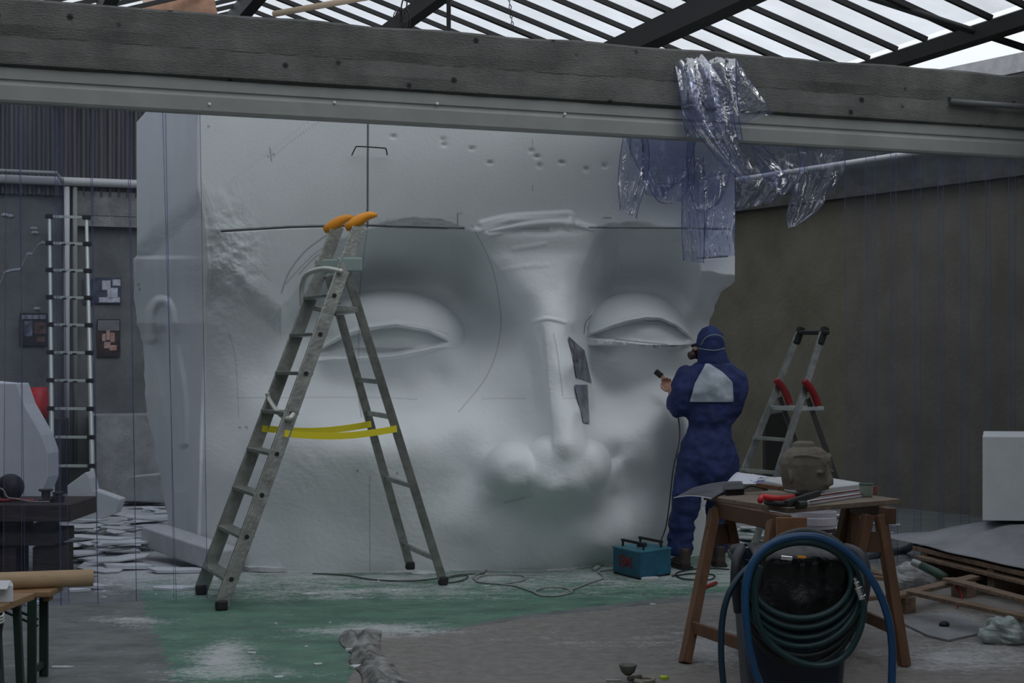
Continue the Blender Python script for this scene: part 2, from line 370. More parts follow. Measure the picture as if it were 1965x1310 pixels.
def seam_line(nt, t, col, b):
    # casting joint between the shutter boards: a broken dark line with painted shade along the lower arris
    L = nt.links.new; sx = nt.nodes.new('ShaderNodeSeparateXYZ'); L(t.outputs['Object'], sx.inputs[0])
    n = nt.nodes.new('ShaderNodeTexNoise'); n.inputs['Scale'].default_value = 5; n.inputs['Detail'].default_value = 8; L(t.outputs['Object'], n.inputs['Vector'])
    def mth(op, a, c, d=None, cl=False):
        q = nt.nodes.new('ShaderNodeMath'); q.operation = op; q.use_clamp = cl
        for i, v in enumerate((a, c, d)):
            if v is None: continue
            if isinstance(v, (int, float)): q.inputs[i].default_value = v
            else: L(v, q.inputs[i])
        return q.outputs[0]
    z = mth('MULTIPLY_ADD', n.outputs[0], .03, sx.outputs[2])
    dd = mth('ABSOLUTE', mth('SUBTRACT', z, .207), 0)
    ln = mth('MULTIPLY', mth('SUBTRACT', .006, dd), 260, None, True)
    ln = mth('MULTIPLY', ln, mth('MULTIPLY', mth('SUBTRACT', n.outputs[0], .40), 7, None, True), None, True)
    lo = mth('MULTIPLY', mth('SUBTRACT', .045, sx.outputs[2]), 30, None, True)
    ln = mth('MAXIMUM', ln, mth('MULTIPLY', lo, .55))
    m = nt.nodes.new('ShaderNodeMix'); m.data_type = 'RGBA'; L(mth('MULTIPLY', ln, .8), m.inputs[0]); L(col, m.inputs[6]); m.inputs[7].default_value = (.035,.033,.03,1)
    L(m.outputs[2], b.inputs['Base Color'])
M_beam = bpy.data.materials.new('board_marked_concrete'); M_beam.use_nodes = True
nt = M_beam.node_tree; b = nt.nodes['Principled BSDF']; b.inputs['Roughness'].default_value = .9
t = nt.nodes.new('ShaderNodeTexCoord'); n1 = nt.nodes.new('ShaderNodeTexNoise'); n1.inputs['Scale'].default_value = 3; n1.inputs['Detail'].default_value = 10; n1.inputs['Roughness'].default_value = .7
r1 = nt.nodes.new('ShaderNodeValToRGB'); r1.color_ramp.elements[0].position = .3; r1.color_ramp.elements[1].position = .7
r1.color_ramp.elements[0].color = (.10,.10,.096,1); r1.color_ramp.elements[1].color = (.19,.19,.18,1)
vo = nt.nodes.new('ShaderNodeTexVoronoi'); vo.inputs['Scale'].default_value = 4.2; vo.inputs['Randomness'].default_value = 1
r2 = nt.nodes.new('ShaderNodeValToRGB'); r2.color_ramp.elements[0].position = .06; r2.color_ramp.elements[1].position = .11; r2.color_ramp.elements[0].color = (.15,.15,.15,1)
mx = nt.nodes.new('ShaderNodeMix'); mx.data_type = 'RGBA'; mx.blend_type = 'MULTIPLY'; mx.inputs[0].default_value = 1
n2 = nt.nodes.new('ShaderNodeTexNoise'); n2.inputs['Scale'].default_value = 40; n2.inputs['Detail'].default_value = 6
mp = nt.nodes.new('ShaderNodeMapping'); mp.inputs['Scale'].default_value = (1, 1, 3)
bp = nt.nodes.new('ShaderNodeBump'); bp.inputs['Strength'].default_value = .6; bp.inputs['Distance'].default_value = .015
for a_, b__ in ((t.outputs['Object'], n1.inputs['Vector']), (n1.outputs[0], r1.inputs[0]), (t.outputs['Object'], vo.inputs['Vector']), (vo.outputs['Distance'], r2.inputs[0]), (r1.outputs[0], mx.inputs[6]), (r2.outputs[0], mx.inputs[7]), (mx.outputs[2], b.inputs['Base Color']), (t.outputs['Object'], mp.inputs[0]), (mp.outputs[0], n2.inputs['Vector']), (n2.outputs[0], bp.inputs['Height']), (bp.outputs[0], b.inputs['Normal'])): nt.links.new(a_, b__)
seam_line(nt, t, mx.outputs[2], b)
concrete_beam()
# white rail under the beam that carries the curtain strips
def rail():
    prof = [(.03,3.225),(.028,3.2),(.026,3.14),(.036,3.132),(.036,3.122),(.022,3.112),(.014,3.10),(.014,3.015),(.022,3.0),(.1,3.0),(.1,3.225)]
    vs = []; m = len(prof)
    for s in (-2.2, 9.0): vs += [ST(s, T_BEAM+d, z) for d, z in prof]
    fs = [(j, (j+1) % m, m+(j+1) % m, m+j) for j in range(m)]+[tuple(range(m)), tuple(range(2*m-1, m-1, -1))]
    o = MB().add(vs, fs).build('curtain_rail', mat('dull_white_rail', (.29,.30,.285), .5, var=.08, scale=3))
    tag(o, 'long off-white metal rail fixed along the underside of the concrete beam', 'rail')
    for px, py in ((402, 200), (642, 197), (839, 199), (1084, 219)):
        Y = 9.3 if 0 else None
        k = (px-CX)/F; Yb = (T_BEAM-.047)/(N.x*k+N.y); p = P(px, py, Yb+.06)
        MB().ball(p, .011, 8, 6).build('bolt', mat('bright_bolt', (.8,.8,.8), .4), o)
rail()
# small pipe stub and rod on the beam's right
k = (1825-CX)/F; Yb = T_BEAM/(N.x*k+N.y); p0 = P(1825, 195, Yb-.03); k = (2000-CX)/F; Yb2 = T_BEAM/(N.x*k+N.y); p1 = P(2000, 207, Yb2-.06)
st = MB().tube([p0, p1], .022, 10).build('conduit_pipe', mat('dull_grey_pipe', (.16,.17,.17), .5), None, smooth=True)
tag(st, 'short dark conduit pipe running along the concrete beam at its right end', 'pipe')
# ---- glazed roof
M_glass = clear_mat('dusty_roof_glass', (.93,.94,.96), .22, rough=.3, diff=(.8,.8,.78), gl=0)
ntg = M_glass.node_tree
for nd in ntg.nodes:
    if nd.type == 'MIX_SHADER' and nd.inputs[0].default_value > .2 and nd.inputs[0].default_value < .23:
        tt = ntg.nodes.new('ShaderNodeTexCoord'); nn = ntg.nodes.new('ShaderNodeTexNoise'); nn.inputs['Scale'].default_value = 1.3; nn.inputs['Detail'].default_value = 6
        mr = ntg.nodes.new('ShaderNodeMapRange'); mr.inputs[1].default_value = .35; mr.inputs[2].default_value = .7; mr.inputs[3].default_value = .05; mr.inputs[4].default_value = .30
        ntg.links.new(tt.outputs['Object'], nn.inputs['Vector']); ntg.links.new(nn.outputs[0], mr.inputs[0]); ntg.links.new(mr.outputs[0], nd.inputs[0])
def roof():
    g = MB(); t0, t1 = -4.5, T_BACK+.1
    for sa, sb in ((S_RIDGE, S_EAVE), (-1.6, S_RIDGE)):
        za, zb = roofz(sa+1e-6) if sa == S_RIDGE else roofz(sa), roofz(sb)
        if sb == S_RIDGE: zb = roofz(S_RIDGE+1e-6)
        q = [ST(sa, t0, za), ST(sb, t0, zb), ST(sb, t1, zb), ST(sa, t1, za)]
        g.add(q+[v+Vector((0, 0, .006)) for v in q], [(3,2,1,0),(4,5,6,7),(0,1,5,4),(1,2,6,5),(2,3,7,6),(3,0,4,7)])
    root = g.build('ceiling', M_glass); struct(root)
    t = t0+.1; i = 0; rnd = random.Random(2)
    while t < t1:
        zr = roofz(S_RIDGE+1e-6)
        wdt = .035 if i % 5 else .06
        MB().bar(ST(S_RIDGE, t, zr-.035), ST(S_EAVE, t, roofz(S_EAVE)-.035), wdt, .045).build('glazing_bar', M_dark, root)
        MB().bar(ST(S_RIDGE, t, zr-.035), ST(-1.55, t, roofz(-1.55)-.035), wdt, .045).build('glazing_bar', M_dark, root)
        t += .43; i += 1
    for s, wd, dp in ((S_RIDGE, .14, .2), (4.55, .13, .16), (6.2, .2, .2), (S_EAVE, .14, .12), (1.5, .13, .16), (0, .13, .16)):
        z = roofz(s)-.07-dp/2
        MB().bar(ST(s, t0-.1, z), ST(s, t1-.15, z), wd, dp).build('purlin', M_dark, root)
    # truss: tie members under the ridge, seen as a knot of struts
    for tt_ in (14.2, 18.2):
        top = ST(S_RIDGE, tt_, roofz(S_RIDGE)-.2)
        for ds, dz in ((-2.6, -.95), (-.9, -1.0), (.9, -1.0), (2.9, -.98)):
            if tt_ > 15 or abs(ds) > 9: MB().bar(top, ST(S_RIDGE+ds, tt_, roofz(S_RIDGE+ds)-.2), .07, .07).build('strut', M_dark, root)
    return root
ceil = roof()
# eave gutter, torn edge trim and the loose pole at the right
gt = tag(MB().tube([ST(S_EAVE+.13, 9.8, 4.16), ST(S_EAVE+.13, 18.5, 4.16)], .045, 12).build('gutter_pipe', mat('zinc_gutter', (.12,.12,.125), .35, .5), None, smooth=True), 'grey round gutter pipe along the lower edge of the glass roof', 'pipe')
tag(MB().tube([P(1660, -8, 12.6), P(2010, 106, 12.2)], .028, 10).build('roof_pole', M_dark, None, smooth=True), 'thick dark pole slanting across the open sky gap at the upper right', 'pole')
tag(MB().tube([P(525, 27, 14.8), P(720, -8, 14.4)], .03, 8).build('wooden_pole', mat('pale_batten', (.5,.38,.27), .7), None, smooth=True), 'pale wooden pole lying among the dark roof struts', 'pole')
tag(MB().bar(P(861, -20, 14.5), P(861, 75, 14.5), .04, .04, (0, 1, 0)).build('hanging_post', M_dark), 'thin dark upright post standing behind the concrete beam against the glass roof', 'post')
tag(MB().box(P(345, 12, 16.6), (.75, .03, .35), Matrix.Rotation(-.2, 3, 'Y')).build('roof_board', mat('brown_board', (.42,.24,.16), .8, var=.2)), 'reddish brown board hanging below the roof ridge above the beam', 'board')
# hanging cable bundle and chain
cbd = MB(); rnd = random.Random(7)
for i in range(7):
    c = P(775+rnd.uniform(-10, 10), 38, 11.2); r = rnd.uniform(.03, .06); ph = rnd.uniform(0, 3)
    cbd.tube([c+Vector((math.cos(a)*r*math.cos(ph), math.cos(a)*r*math.sin(ph), math.sin(a)*.09-.01)) for a in np.linspace(0, 6.28, 18)], .004, 5)
cbd.tube(spline([P(778, -15, 11.2), P(770, 15, 11.2), P(776, 40, 11.2)], 6), .006, 6)
cbd.tube(spline([P(770, -15, 11.2), P(781, 8, 11.2), P(768, 45, 11.2)], 6), .006, 6)
tag(cbd.build('cable_bundle', mat('dark_cable', (.03,.025,.03), .5)), 'tangled bundle of dark cables hanging from the roof above the beam', 'cable')
ch = MB()
for i in range(9):
    c = P(976+i*1.0, -10+i*8, 11.3); ch.tube([c+Vector((math.cos(a)*.008*(i % 2), math.cos(a)*.008*(1-i % 2), math.sin(a)*.018)) for a in np.linspace(0, 6.28, 10)], .0035, 5)
tag(ch.build('chain', M_dark), 'thin chain hanging from the roof over the middle of the beam', 'chain')
# ------------------------------------------------------------ the giant polystyrene head
M_eps = bpy.data.materials.new('white_polystyrene'); M_eps.use_nodes = True
nt = M_eps.node_tree; b = nt.nodes['Principled BSDF']; b.inputs['Roughness'].default_value = .85; b.inputs['Specular IOR Level'].default_value = .25
vc = nt.nodes.new('ShaderNodeVertexColor'); vc.layer_name = 'marks'; sp = nt.nodes.new('ShaderNodeSeparateColor'); nt.links.new(vc.outputs[0], sp.inputs[0])
t = nt.nodes.new('ShaderNodeTexCoord'); n1 = nt.nodes.new('ShaderNodeTexNoise'); n1.inputs['Scale'].default_value = 2.5; n1.inputs['Detail'].default_value = 8
r1 = nt.nodes.new('ShaderNodeValToRGB'); r1.color_ramp.elements[0].position = .3; r1.color_ramp.elements[1].position = .7
r1.color_ramp.elements[0].color = (.76,.80,.815,1); r1.color_ramp.elements[1].color = (.82,.855,.87,1)
mx = nt.nodes.new('ShaderNodeMix'); mx.data_type = 'RGBA'; mx.inputs[7].default_value = (.12,.13,.16,1)
vo = nt.nodes.new('ShaderNodeTexNoise'); vo.inputs['Scale'].default_value = 55; vo.inputs['Detail'].default_value = 4
bp = nt.nodes.new('ShaderNodeBump'); bp.inputs['Strength'].default_value = .16; bp.inputs['Distance'].default_value = .01
for a_, b__ in ((t.outputs['Object'], n1.inputs['Vector']), (n1.outputs[0], r1.inputs[0]), (r1.outputs[0], mx.inputs[6]), (sp.outputs[0], mx.inputs[0]), (mx.outputs[2], b.inputs['Base Color']), (t.outputs['Object'], vo.inputs['Vector']), (vo.outputs[0], bp.inputs['Height']), (bp.outputs[0], b.inputs['Normal'])): nt.links.new(a_, b__)

Y0 = 11.3
CTRL = [  # frame x, frame y, metres out of (+) or into (-) the block face
 # brow line
 (385,440,-.05),(450,440,0),(540,440,0),(700,440,0),(800,440,0),(885,438,.0),(960,440,.0),(1050,440,.02),(1140,440,0),(1200,438,0),(1290,440,0),(1350,440,0),(1410,440,0),
 # top-left rough temple
 (400,520,-.12),(460,520,-.02),(530,510,0),(400,620,-.3),(470,610,-.14),(530,590,-.08),
 # y 500 row
 (620,500,-.06),(680,500,-.17),(760,500,-.22),(850,500,-.2),(920,500,-.09),(965,500,.05),(1000,500,.08),(1060,500,.1),(1110,500,.04),(1150,500,-.12),(1210,500,-.22),(1280,500,-.2),(1345,500,-.06),(1400,510,-.02),
 # y 560
 (590,560,-.18),(640,560,-.33),(700,558,-.43),(780,555,-.45),(850,560,-.38),(920,560,-.22),(975,560,.0),(1010,560,.16),(1060,560,.2),(1095,560,.12),(1125,560,-.16),(1170,560,-.36),(1230,560,-.42),(1290,560,-.38),(1340,560,-.26),(1385,560,-.3),
 # y 620
 (560,640,-.18),(610,640,-.22),(680,615,-.18),(760,612,-.1),(825,622,-.14),(880,620,-.36),(940,620,-.30),(985,620,-.12),(1012,620,.08),(1032,620,.26),(1070,620,.31),(1098,620,.22),(1120,630,-.12),(1150,620,-.26),(1210,605,-.14),(1270,612,-.14),(1315,630,-.26),(1345,630,-.42),
 # lower lid / bag
 (585,690,-.10),(640,680,-.08),(760,672,-.08),(860,662,-.16),(910,680,-.18),(700,720,-.16),(780,720,-.16),(620,740,-.12),(700,758,-.17),(780,756,-.17),(850,735,-.18),
 (950,700,.0),(1000,700,.17),(1030,700,.28),(1054,700,.40),(1080,700,.42),(1105,700,.3),(1130,700,-.12),(1170,690,-.18),(1230,668,-.12),(1290,670,-.2),(1330,690,-.36),(1180,730,-.32),(1240,742,-.34),(1290,730,-.36),
 # cheek
 (430,720,-.26),(500,720,-.14),(430,800,-.2),(520,800,.22),(620,820,.36),(710,828,.40),(800,822,.38),(880,810,.26),(960,790,.18),(1005,790,.29),(1034,790,.40),(1060,790,.53),(1085,790,.56),(1112,790,.48),(1135,790,.1),(1180,800,-.02),(1240,805,0),(1300,800,-.22),(1340,800,-.45),
 (430,900,.05),(520,900,.38),(640,900,.50),(760,900,.50),(860,900,.36),(1200,880,.04),(1260,890,-.08),(1320,900,-.35),
 # nose
 (905,905,.22),(930,880,.26),(960,855,.26),(1000,845,.32),(1040,850,.46),(1065,850,.7),(1095,850,.76),(1125,850,.62),(1150,860,.4),(1175,880,.1),
 (920,930,.24),(945,900,.36),(985,890,.66),(1030,900,.72),(1070,900,.74),(1105,900,.78),(1140,900,.6),(1165,905,.42),(1185,915,.08),
 (950,940,.42),(1000,945,.6),(1060,945,.78),(1110,940,.76),(1150,940,.5),(1175,950,.1),
 (960,970,.34),(1000,985,.46),(1060,988,.52),(1110,982,.48),(1150,975,.3),
 (930,1015,.34),(1000,1020,.42),(1060,1020,.42),(1110,1018,.38),(1150,1015,.24),(1200,1000,.02),
 # lower face
 (430,1000,.1),(520,1000,.36),(640,1000,.43),(760,1000,.42),(860,1000,.34),(900,1050,.28),(1000,1055,.36),(1080,1055,.33),(1160,1050,.16),(1260,1000,-.22),(1330,1000,-.5),
 (430,1090,.15),(520,1090,.34),(640,1090,.38),(760,1090,.36),(860,1090,.26),(960,1090,.30),(1060,1090,.26),(1160,1090,-.08),(1260,1090,-.32),(1360,1090,-.7),
 # left flank
 (362,560,-.45),(362,700,-.55),(362,800,-.5),(362,900,-.42),(362,1000,-.4),(340,1090,-.5)]
def tps_fit(P_):
    p = np.array(P_, float); x = p[:, :2]/400; n = len(x)
    r2 = ((x[:, None]-x[None])**2).sum(-1); K = .5*r2*np.log(r2+1e-12)+np.eye(n)*2e-4
    A = np.zeros((n+3, n+3)); A[:n,:n] = K; A[:n,n] = 1; A[:n,n+1:] = x; A[n,:n] = 1; A[n+1:,:n] = x.T
    sol = np.linalg.solve(A, np.concatenate([p[:,2], [0,0,0]])); return x, sol
def tps_eval(fit, px, py):
    x, sol = fit; n = len(x); out = np.zeros(px.size); q = np.stack([px.ravel(), py.ravel()], 1)/400
    for i in range(0, len(q), 20000):
        c = q[i:i+20000]; r2 = ((c[:,None]-x[None])**2).sum(-1)
        out[i:i+20000] = (.5*r2*np.log(r2+1e-12)) @ sol[:n]+sol[n]+c @ sol[n+1:]
    return out.reshape(px.shape)
def npnoise(x, y, seed=0, oct_=4):
    rs = np.random.RandomState(seed); tot = 0; amp = 1; nrm = 0
    for o in range(oct_):
        g = rs.rand(96, 96)*2-1; xf = (x*2**o) % 95; yf = (y*2**o) % 95
        xi = xf.astype(int); yi = yf.astype(int); fx = xf-xi; fy = yf-yi; fx = fx*fx*(3-2*fx); fy = fy*fy*(3-2*fy)
        v = (g[yi,xi]*(1-fx)+g[yi,xi+1]*fx)*(1-fy)+(g[yi+1,xi]*(1-fx)+g[yi+1,xi+1]*fx)*fy
        tot = tot+v*amp; nrm += amp; amp *= .5
    return tot/nrm
def seglines(px, py, pts, wid):
    """distance mask to a polyline"""
    d = np.full(px.shape, 1e9)
    for (x1, y1), (x2, y2) in zip(pts[:-1], pts[1:]):
        dx, dy = x2-x1, y2-y1; L2 = dx*dx+dy*dy+1e-9; tt = np.clip(((px-x1)*dx+(py-y1)*dy)/L2, 0, 1)
        d = np.minimum(d, np.hypot(px-x1-tt*dx, py-y1-tt*dy))
    return np.clip(1.3-d/wid, 0, 1)
def curve2(pts, n=8): return [(p.x, p.y) for p in spline([Vector((a, b_, 0)) for a, b_ in pts], n)]
FIT = tps_fit(CTRL)
def interp(x, xs, ys): return np.interp(x, xs, ys)
def head_depth(px, py):
    d = tps_eval(FIT, px, py)
    # left flank runs back towards the ear
    xc = interp(py, [150,340,420,520,620,800,1000,1120], [375,375,392,400,392,385,380,375])      # corner column
    xl = interp(py, XLy, XLx)
    fl = np.clip((xc-px)/(xc-xl), 0, 1)
    dc = tps_eval(FIT, np.maximum(px, xc+6), py)
    flank = dc-1.9*fl**1.15
    d = np.where(px < xc+6, flank, d)
    # ear on the flank
    def gs(cx, cy, sx, sy, a): return a*np.exp(-(((px-cx)/sx)**2+((py-cy)/sy)**2))
    ear = seglines(px, py, curve2([(290,650),(290,600),(305,578),(325,590),(335,660),(350,760),(352,850)]), 9)
    ear2 = seglines(px, py, curve2([(312,640),(318,720),(330,800),(345,930)]), 12)
    d = d+.10*ear*(py > 560)-.06*ear2+gs(300,800,14,160,.08)
    # deeper sockets, crisp sides of the nose bridge
    reg = sstep(500, 600, px)*(1-sstep(1340, 1400, px))*(1-sstep(700, 800, py))
    d = d+.55*np.minimum(d, 0)*reg
    xe = interp(py, [425,470,520,600,660,720,800,860], [882,925,965,1012,1035,1050,1062,1066]); fe = 1-sstep(760, 850, py)
    d = d-.15*fe*sstep(0, 34, xe-px)*(1-sstep(60, 210, xe-px))
    xe2 = interp(py, [425,480,540,620,700,800,850], [1152,1126,1108,1100,1108,1120,1128])
    d = d-.15*fe*sstep(0, 26, px-xe2)*(1-sstep(40, 130, px-xe2))
    # the sockets drop away sharply right under the brow line
    d = d-.13*sstep(0, 30, py-436)*(1-sstep(110, 190, py-436))*(sstep(655, 735, px)*(1-sstep(860, 930, px))+sstep(1150, 1190, px)*(1-sstep(1290, 1345, px)))
    def ell(cx, cy, rx, ry, d0, R, e=1.6):
        q = ((px-cx)/rx)**2+((py-cy)/ry)**2; return np.where(q < 1, d0+R*np.sqrt(np.clip(1-q**e, 0, 1)), -5)
    def smax(a, c, k): h = np.clip(.5+.5*(a-c)/k, 0, 1); return c+(a-c)*h+k*h*(1-h)
    # full upper lids
    lidL = ell(742, 650, 152, 94, -.62, .52, 1.35); lidR = ell(1220, 652, 110, 92, -.64, .52, 1.35)
    d = smax(d, np.where(py < 668, lidL, -5), .06); d = smax(d, np.where(py < 662, lidR, -5), .05)
    # flat ridge of the nose with crisp edges
    cx_ = interp(py, [620,860], [1068,1094]); hw = interp(py, [620,700,860], [26,28,32]); fr_ = sstep(615, 660, py)*(1-sstep(850, 890, py))
    d = d+.035*fr_*(1-sstep(hw-3, hw+5, np.abs(px-cx_)))
    # nose tip and wings as rounded volumes
    d = smax(d, ell(986, 906, 62, 60, .10, .68), .04)
    d = smax(d, ell(1132, 897, 42, 58, .05, .66), .08)
    d = smax(d, ell(1084, 894, 88, 66, .3, .46), .10)
    # hollow under the nose
    d = d+0
    # plain block above the brow: flat front, flat side
    flat = np.where(px < 378, -1.75*np.clip((378-px)/115, 0, 1.2), 0.0)
    rough = npnoise(px/22, py/22, 3)
    # boundary where carving starts (wavy, lower at the left)
    yb = interp(px, [262,330,385,410,440,480,540,600,640,700,740,800,850,890,910,960,1040,1100,1150,1165,1230,1290,1330,1345,1412],
                    [470,400,340,400,470,540,590,520,462,437,424,418,422,436,440,440,438,436,438,430,427,428,440,520,530])
    yb = yb+rough*5
    w = sstep(-2, 16, py-yb)
    w = np.where(px < 600, sstep(-6, 60, py-yb), w)
    d = flat*(1-w)+d*w
    # eyelids: margin of the upper lid overhangs the closed eye, lower lid has a thin lip
    ul = interp(px, [585,620,660,700,760,820,865,900], [690,668,645,632,624,634,656,664]); ll = interp(px, [585,640,700,760,820,865,900], [692,686,684,680,668,658,664])
    env = sstep(588, 640, px)*(1-sstep(830, 872, px))
    d = d-.10*env*sstep(-1, 4, py-ul)*(1-sstep(-8, 6, py-ll))+.0*env
    d = d+.03*env*np.exp(-((py-ul+3)/4.)**2)+.04*env*np.exp(-((py-ll-2)/3.5)**2)
    ul2 = interp(px, [1115,1140,1170,1200,1240,1270,1300,1330], [645,640,628,618,610,612,626,652]); ll2 = interp(px, [1115,1160,1200,1240,1290,1330], [648,652,655,660,664,656])
    env2 = sstep(1116, 1150, px)*(1-sstep(1310, 1332, px))
    w2 = npnoise(px/9, py/30, 8)*3
    d = d-.10*env2*sstep(-1, 4, py-ul2+w2)*(1-sstep(-7, 5, py-ll2+w2))+.05*env2*np.exp(-((py-ul2+3)/4.)**2)+.04*env2*np.exp(-((py-ll2-w2)/3.)**2)
    # rumpled skin of foam across the nose root
    m = sstep(895, 925, px)*(1-sstep(1120, 1150, px))
    for (pts, a, wd) in (([(925,430),(980,418),(1060,413),(1095,413),(1092,436)], .035, 7), ([(935,450),(1010,432),(1080,428),(1140,438)], .03, 6), ([(940,447),(1000,440),(1050,441)], -.02, 4), ([(985,478),(1045,468)], .006, 5), ([(1010,512),(1050,508)], .006, 5), ([(1022,618),(1050,611),(1085,618)], .012, 4), ([(960,520),(1030,505)], .005, 5)):
        d = d+a*seglines(px, py, curve2(pts), wd)
    d = d+.05*sstep(0, 12, py-interp(px, [905,980,1095,1150], [436,414,412,438]))*(1-sstep(20, 60, py-430))*m*(py > 405)
    # rough carving at the left temple and general saw marks
    tm = np.exp(-(((px-440)/55)**2+((py-520)/110)**2))
    d = d+tm*rough*.028+w*npnoise(px/60, py/60, 5)*.008+w*npnoise(px/7, py/4, 6, 2)*.0010
    # nostril shadow line
    d = d-.02*seglines(px, py, curve2([(970,962),(1020,950)]), 3)
    # saw grooves and finger dents in the flat block
    for (x, y) in ((755,262),(850,268),(852,278),(905,285),(940,312),(1020,290),(1035,318),(1078,312),(1125,325),(1160,318),(1030,300)):
        d = d-.018*np.exp(-(((px-x)/6)**2+((py-y)/2.5)**2))
    seam = SEAM(px, py); d = d-.02*seam
    return d
def SEAM(px, py):
    s = 0
    for pts, wd in (([(706,190),(705,437)], 1.9), ([(425,444),(560,436),(700,433),(890,438)], 1.8), ([(1130,437),(1240,437),(1400,440)], 1.3), ([(1395,492),(1340,496)], 1.2)):
        s = np.maximum(s, seglines(px, py, pts, wd))
    return s
def MARKS(px, py):
    s = SEAM(px, py)*.9
    L = [([(540,562),(556,520),(590,478),(640,443)], 1.6, .6), ([(548,545),(600,490),(655,455)], 1.5, .4), ([(574,525),(600,498),(612,488)], 1.5, .5), ([(905,432),(940,500),(957,570),(960,640),(935,720),(880,790)], 1.0, .5),
         ([(705,437),(697,500),(690,570),(688,690)], 1.0, .5), ([(455,763),(700,762),(800,766)], .9, .35), ([(925,765),(1010,764)], .9, .3), ([(1080,764),(1130,764)], .9, .3), ([(709,915),(710,1095)], 1.1, .45), ([(440,640),(452,690),(458,800)], .9, .35), ([(687,755),(690,775),(694,800)], 1.2, .6),
         ([(1062,640),(1070,680),(1080,760)], 1.0, .5), ([(520,305),(560,270),(640,215)], .8, .35), ([(440,350),(520,290),(600,225)], .7, .2), ([(518,285),(521,310)], 1.3, .7), ([(514,300),(526,296)], 1.1, .6),
         ([(878,410),(878,432)], 1.3, .8), ([(878,410),(886,409)], 1.1, .6), ([(1158,418),(1172,418)], 1.4, .7), ([(1022,268),(1022,280)], 1.0, .5), ([(1022,355),(1022,366)], 1.0, .5), ([(1135,605),(1124,620),(1121,640)], 1.3, .8), ([(1110,430),(1180,436),(1340,440)], .8, .3),
         ([(1180,651),(1240,657),(1280,661)], 1.4, .75), ([(972,965),(990,958),(1006,954)], 1.0, .35), ([(1150,640),(1200,625),(1260,622),(1310,630)], .9, .3), ([(600,676),(700,640),(780,622),(860,640)], .8, .3), ([(1140,690),(1200,700)], .7, .2),
         ([(385,340),(400,380),(430,450),(520,540)], 1.0, .25), ([(383,205),(380,330)], 1.0, .15)]
    for pts, wd, a in L: s = np.maximum(s, seglines(px, py, curve2(pts, 5) if len(pts) > 2 else pts, wd)*a)
    for x, y in ((400,243),(460,820),(473,820),(686,903),(762,908),(266,546),(268,555)): s = np.maximum(s, .8*np.exp(-(((px-x)/2.2)**2+((py-y)/2.2)**2)))
    # streaky darker band by the brow's edge
    sh = np.clip(npnoise(px/16, py/2.5, 11)*1.6, 0, 1)
    s = np.maximum(s, .35*sh*sstep(715, 740, px)*(1-sstep(860, 885, px))*sstep(414, 420, py)*(1-sstep(430, 440, py)))
    s = np.maximum(s, .3*sh*sstep(1160, 1180, px)*(1-sstep(1300, 1330, px))*sstep(424, 430, py)*(1-sstep(438, 446, py)))
    return s
XLy = [130,197,235,300,490,497,560,620,640,660,700,760,800,850,900,950,990,1040,1120]
XLx = [297,295,262,262,263,256,257,262,270,275,277,279,284,294,304,314,322,330,336]
XRy = [130,540,548,560,580,605,650,700,800,900,1000,1120]
XRx = [1411,1410,1400,1384,1375,1366,1352,1344,1342,1352,1366,1376]
def build_head():
    nx, ny = 820, 560
    u = np.linspace(0, 1, nx); py = np.concatenate([np.linspace(135, 400, 70), np.linspace(401, 1000, ny-150), np.linspace(1001, 1140, 80)]); ny = len(py)
    U, PY = np.meshgrid(u, py)
    XL = np.interp(PY, XLy, XLx); XR = np.interp(PY, XRy, XRx)
    XL = XL+npnoise(PY/18, PY*0+3, 21)*2.5*(PY > 500); XR = XR+npnoise(PY/15, PY*0+7, 22)*3*(PY > 545)
    PX = XL+(XR-XL)*U
    D = head_depth(PX, PY); D = np.clip(D, -2.6, 1.2)
    Yw = Y0-D
    # right edge rolls back
    rr = np.clip((PX-(XR-14))/14, 0, 1); Yw = Yw+.10*rr**2*(PY > 545)
    X = (PX-CX)/F*Yw; Z = H-(PY-HOR)/F*Yw
    low = Z < 0
    for i in range(1, ny):      # below the floor: keep the contact line of the row above
        l = low[i]
        Yw[i, l] = Yw[i-1, l]; X[i, l] = X[i-1, l]; Z[i, l] = 0
    fv = np.stack([X.ravel(), Yw.ravel(), Z.ravel()], 1)
    idx = np.arange(nx*ny).reshape(ny, nx)
    f = np.stack([idx[:-1,:-1], idx[1:,:-1], idx[1:,1:], idx[:-1,1:]], -1).reshape(-1, 4)
    # closed body: every edge of the carved front runs straight back to a rear face
    bd = np.concatenate([idx[0,:], idx[1:,-1], idx[-1,-2::-1], idx[-2:0:-1,0]])
    vb = fv[bd].copy(); vb[:,1] = 14.2; vb[:,0] = np.where(vb[:,0] < 0, vb[:,0]*1.0, vb[:,0]*.93)
    n0 = len(fv); m = len(bd); j = np.arange(m); j2 = (j+1) % m
    side = np.stack([bd[j], bd[j2], n0+j2, n0+j], -1)
    verts = np.concatenate([fv, vb]); faces = f.tolist()+side.tolist()+[list(range(n0+m-1, n0-1, -1))]
    me = bpy.data.meshes.new('polystyrene_head'); me.from_pydata(verts.tolist(), [], faces)
    mk = MARKS(PX, PY).ravel(); mk = np.concatenate([mk, np.zeros(m)])
    ca = me.color_attributes.new('marks', 'FLOAT_COLOR', 'POINT'); ca.data.foreach_set('color', np.stack([mk]*3+[np.ones(len(mk))], 1).astype(np.float32).ravel())
    me.validate(); me.materials.append(M_eps)
    sm = [True]*len(f)+[False]*(m+1); sm = sm[:len(me.polygons)]; me.polygons.foreach_set('use_smooth', sm)
    o = bpy.data.objects.new('polystyrene_head', me); C.objects.link(o)
    return tag(o, 'gigantic white polystyrene head being carved, with closed eyes and a broad nose', 'sculpture')
HEAD = build_head()
def head_y(px, py): return Y0-float(head_depth(np.array([[float(px)]]), np.array([[float(py)]]))[0, 0])
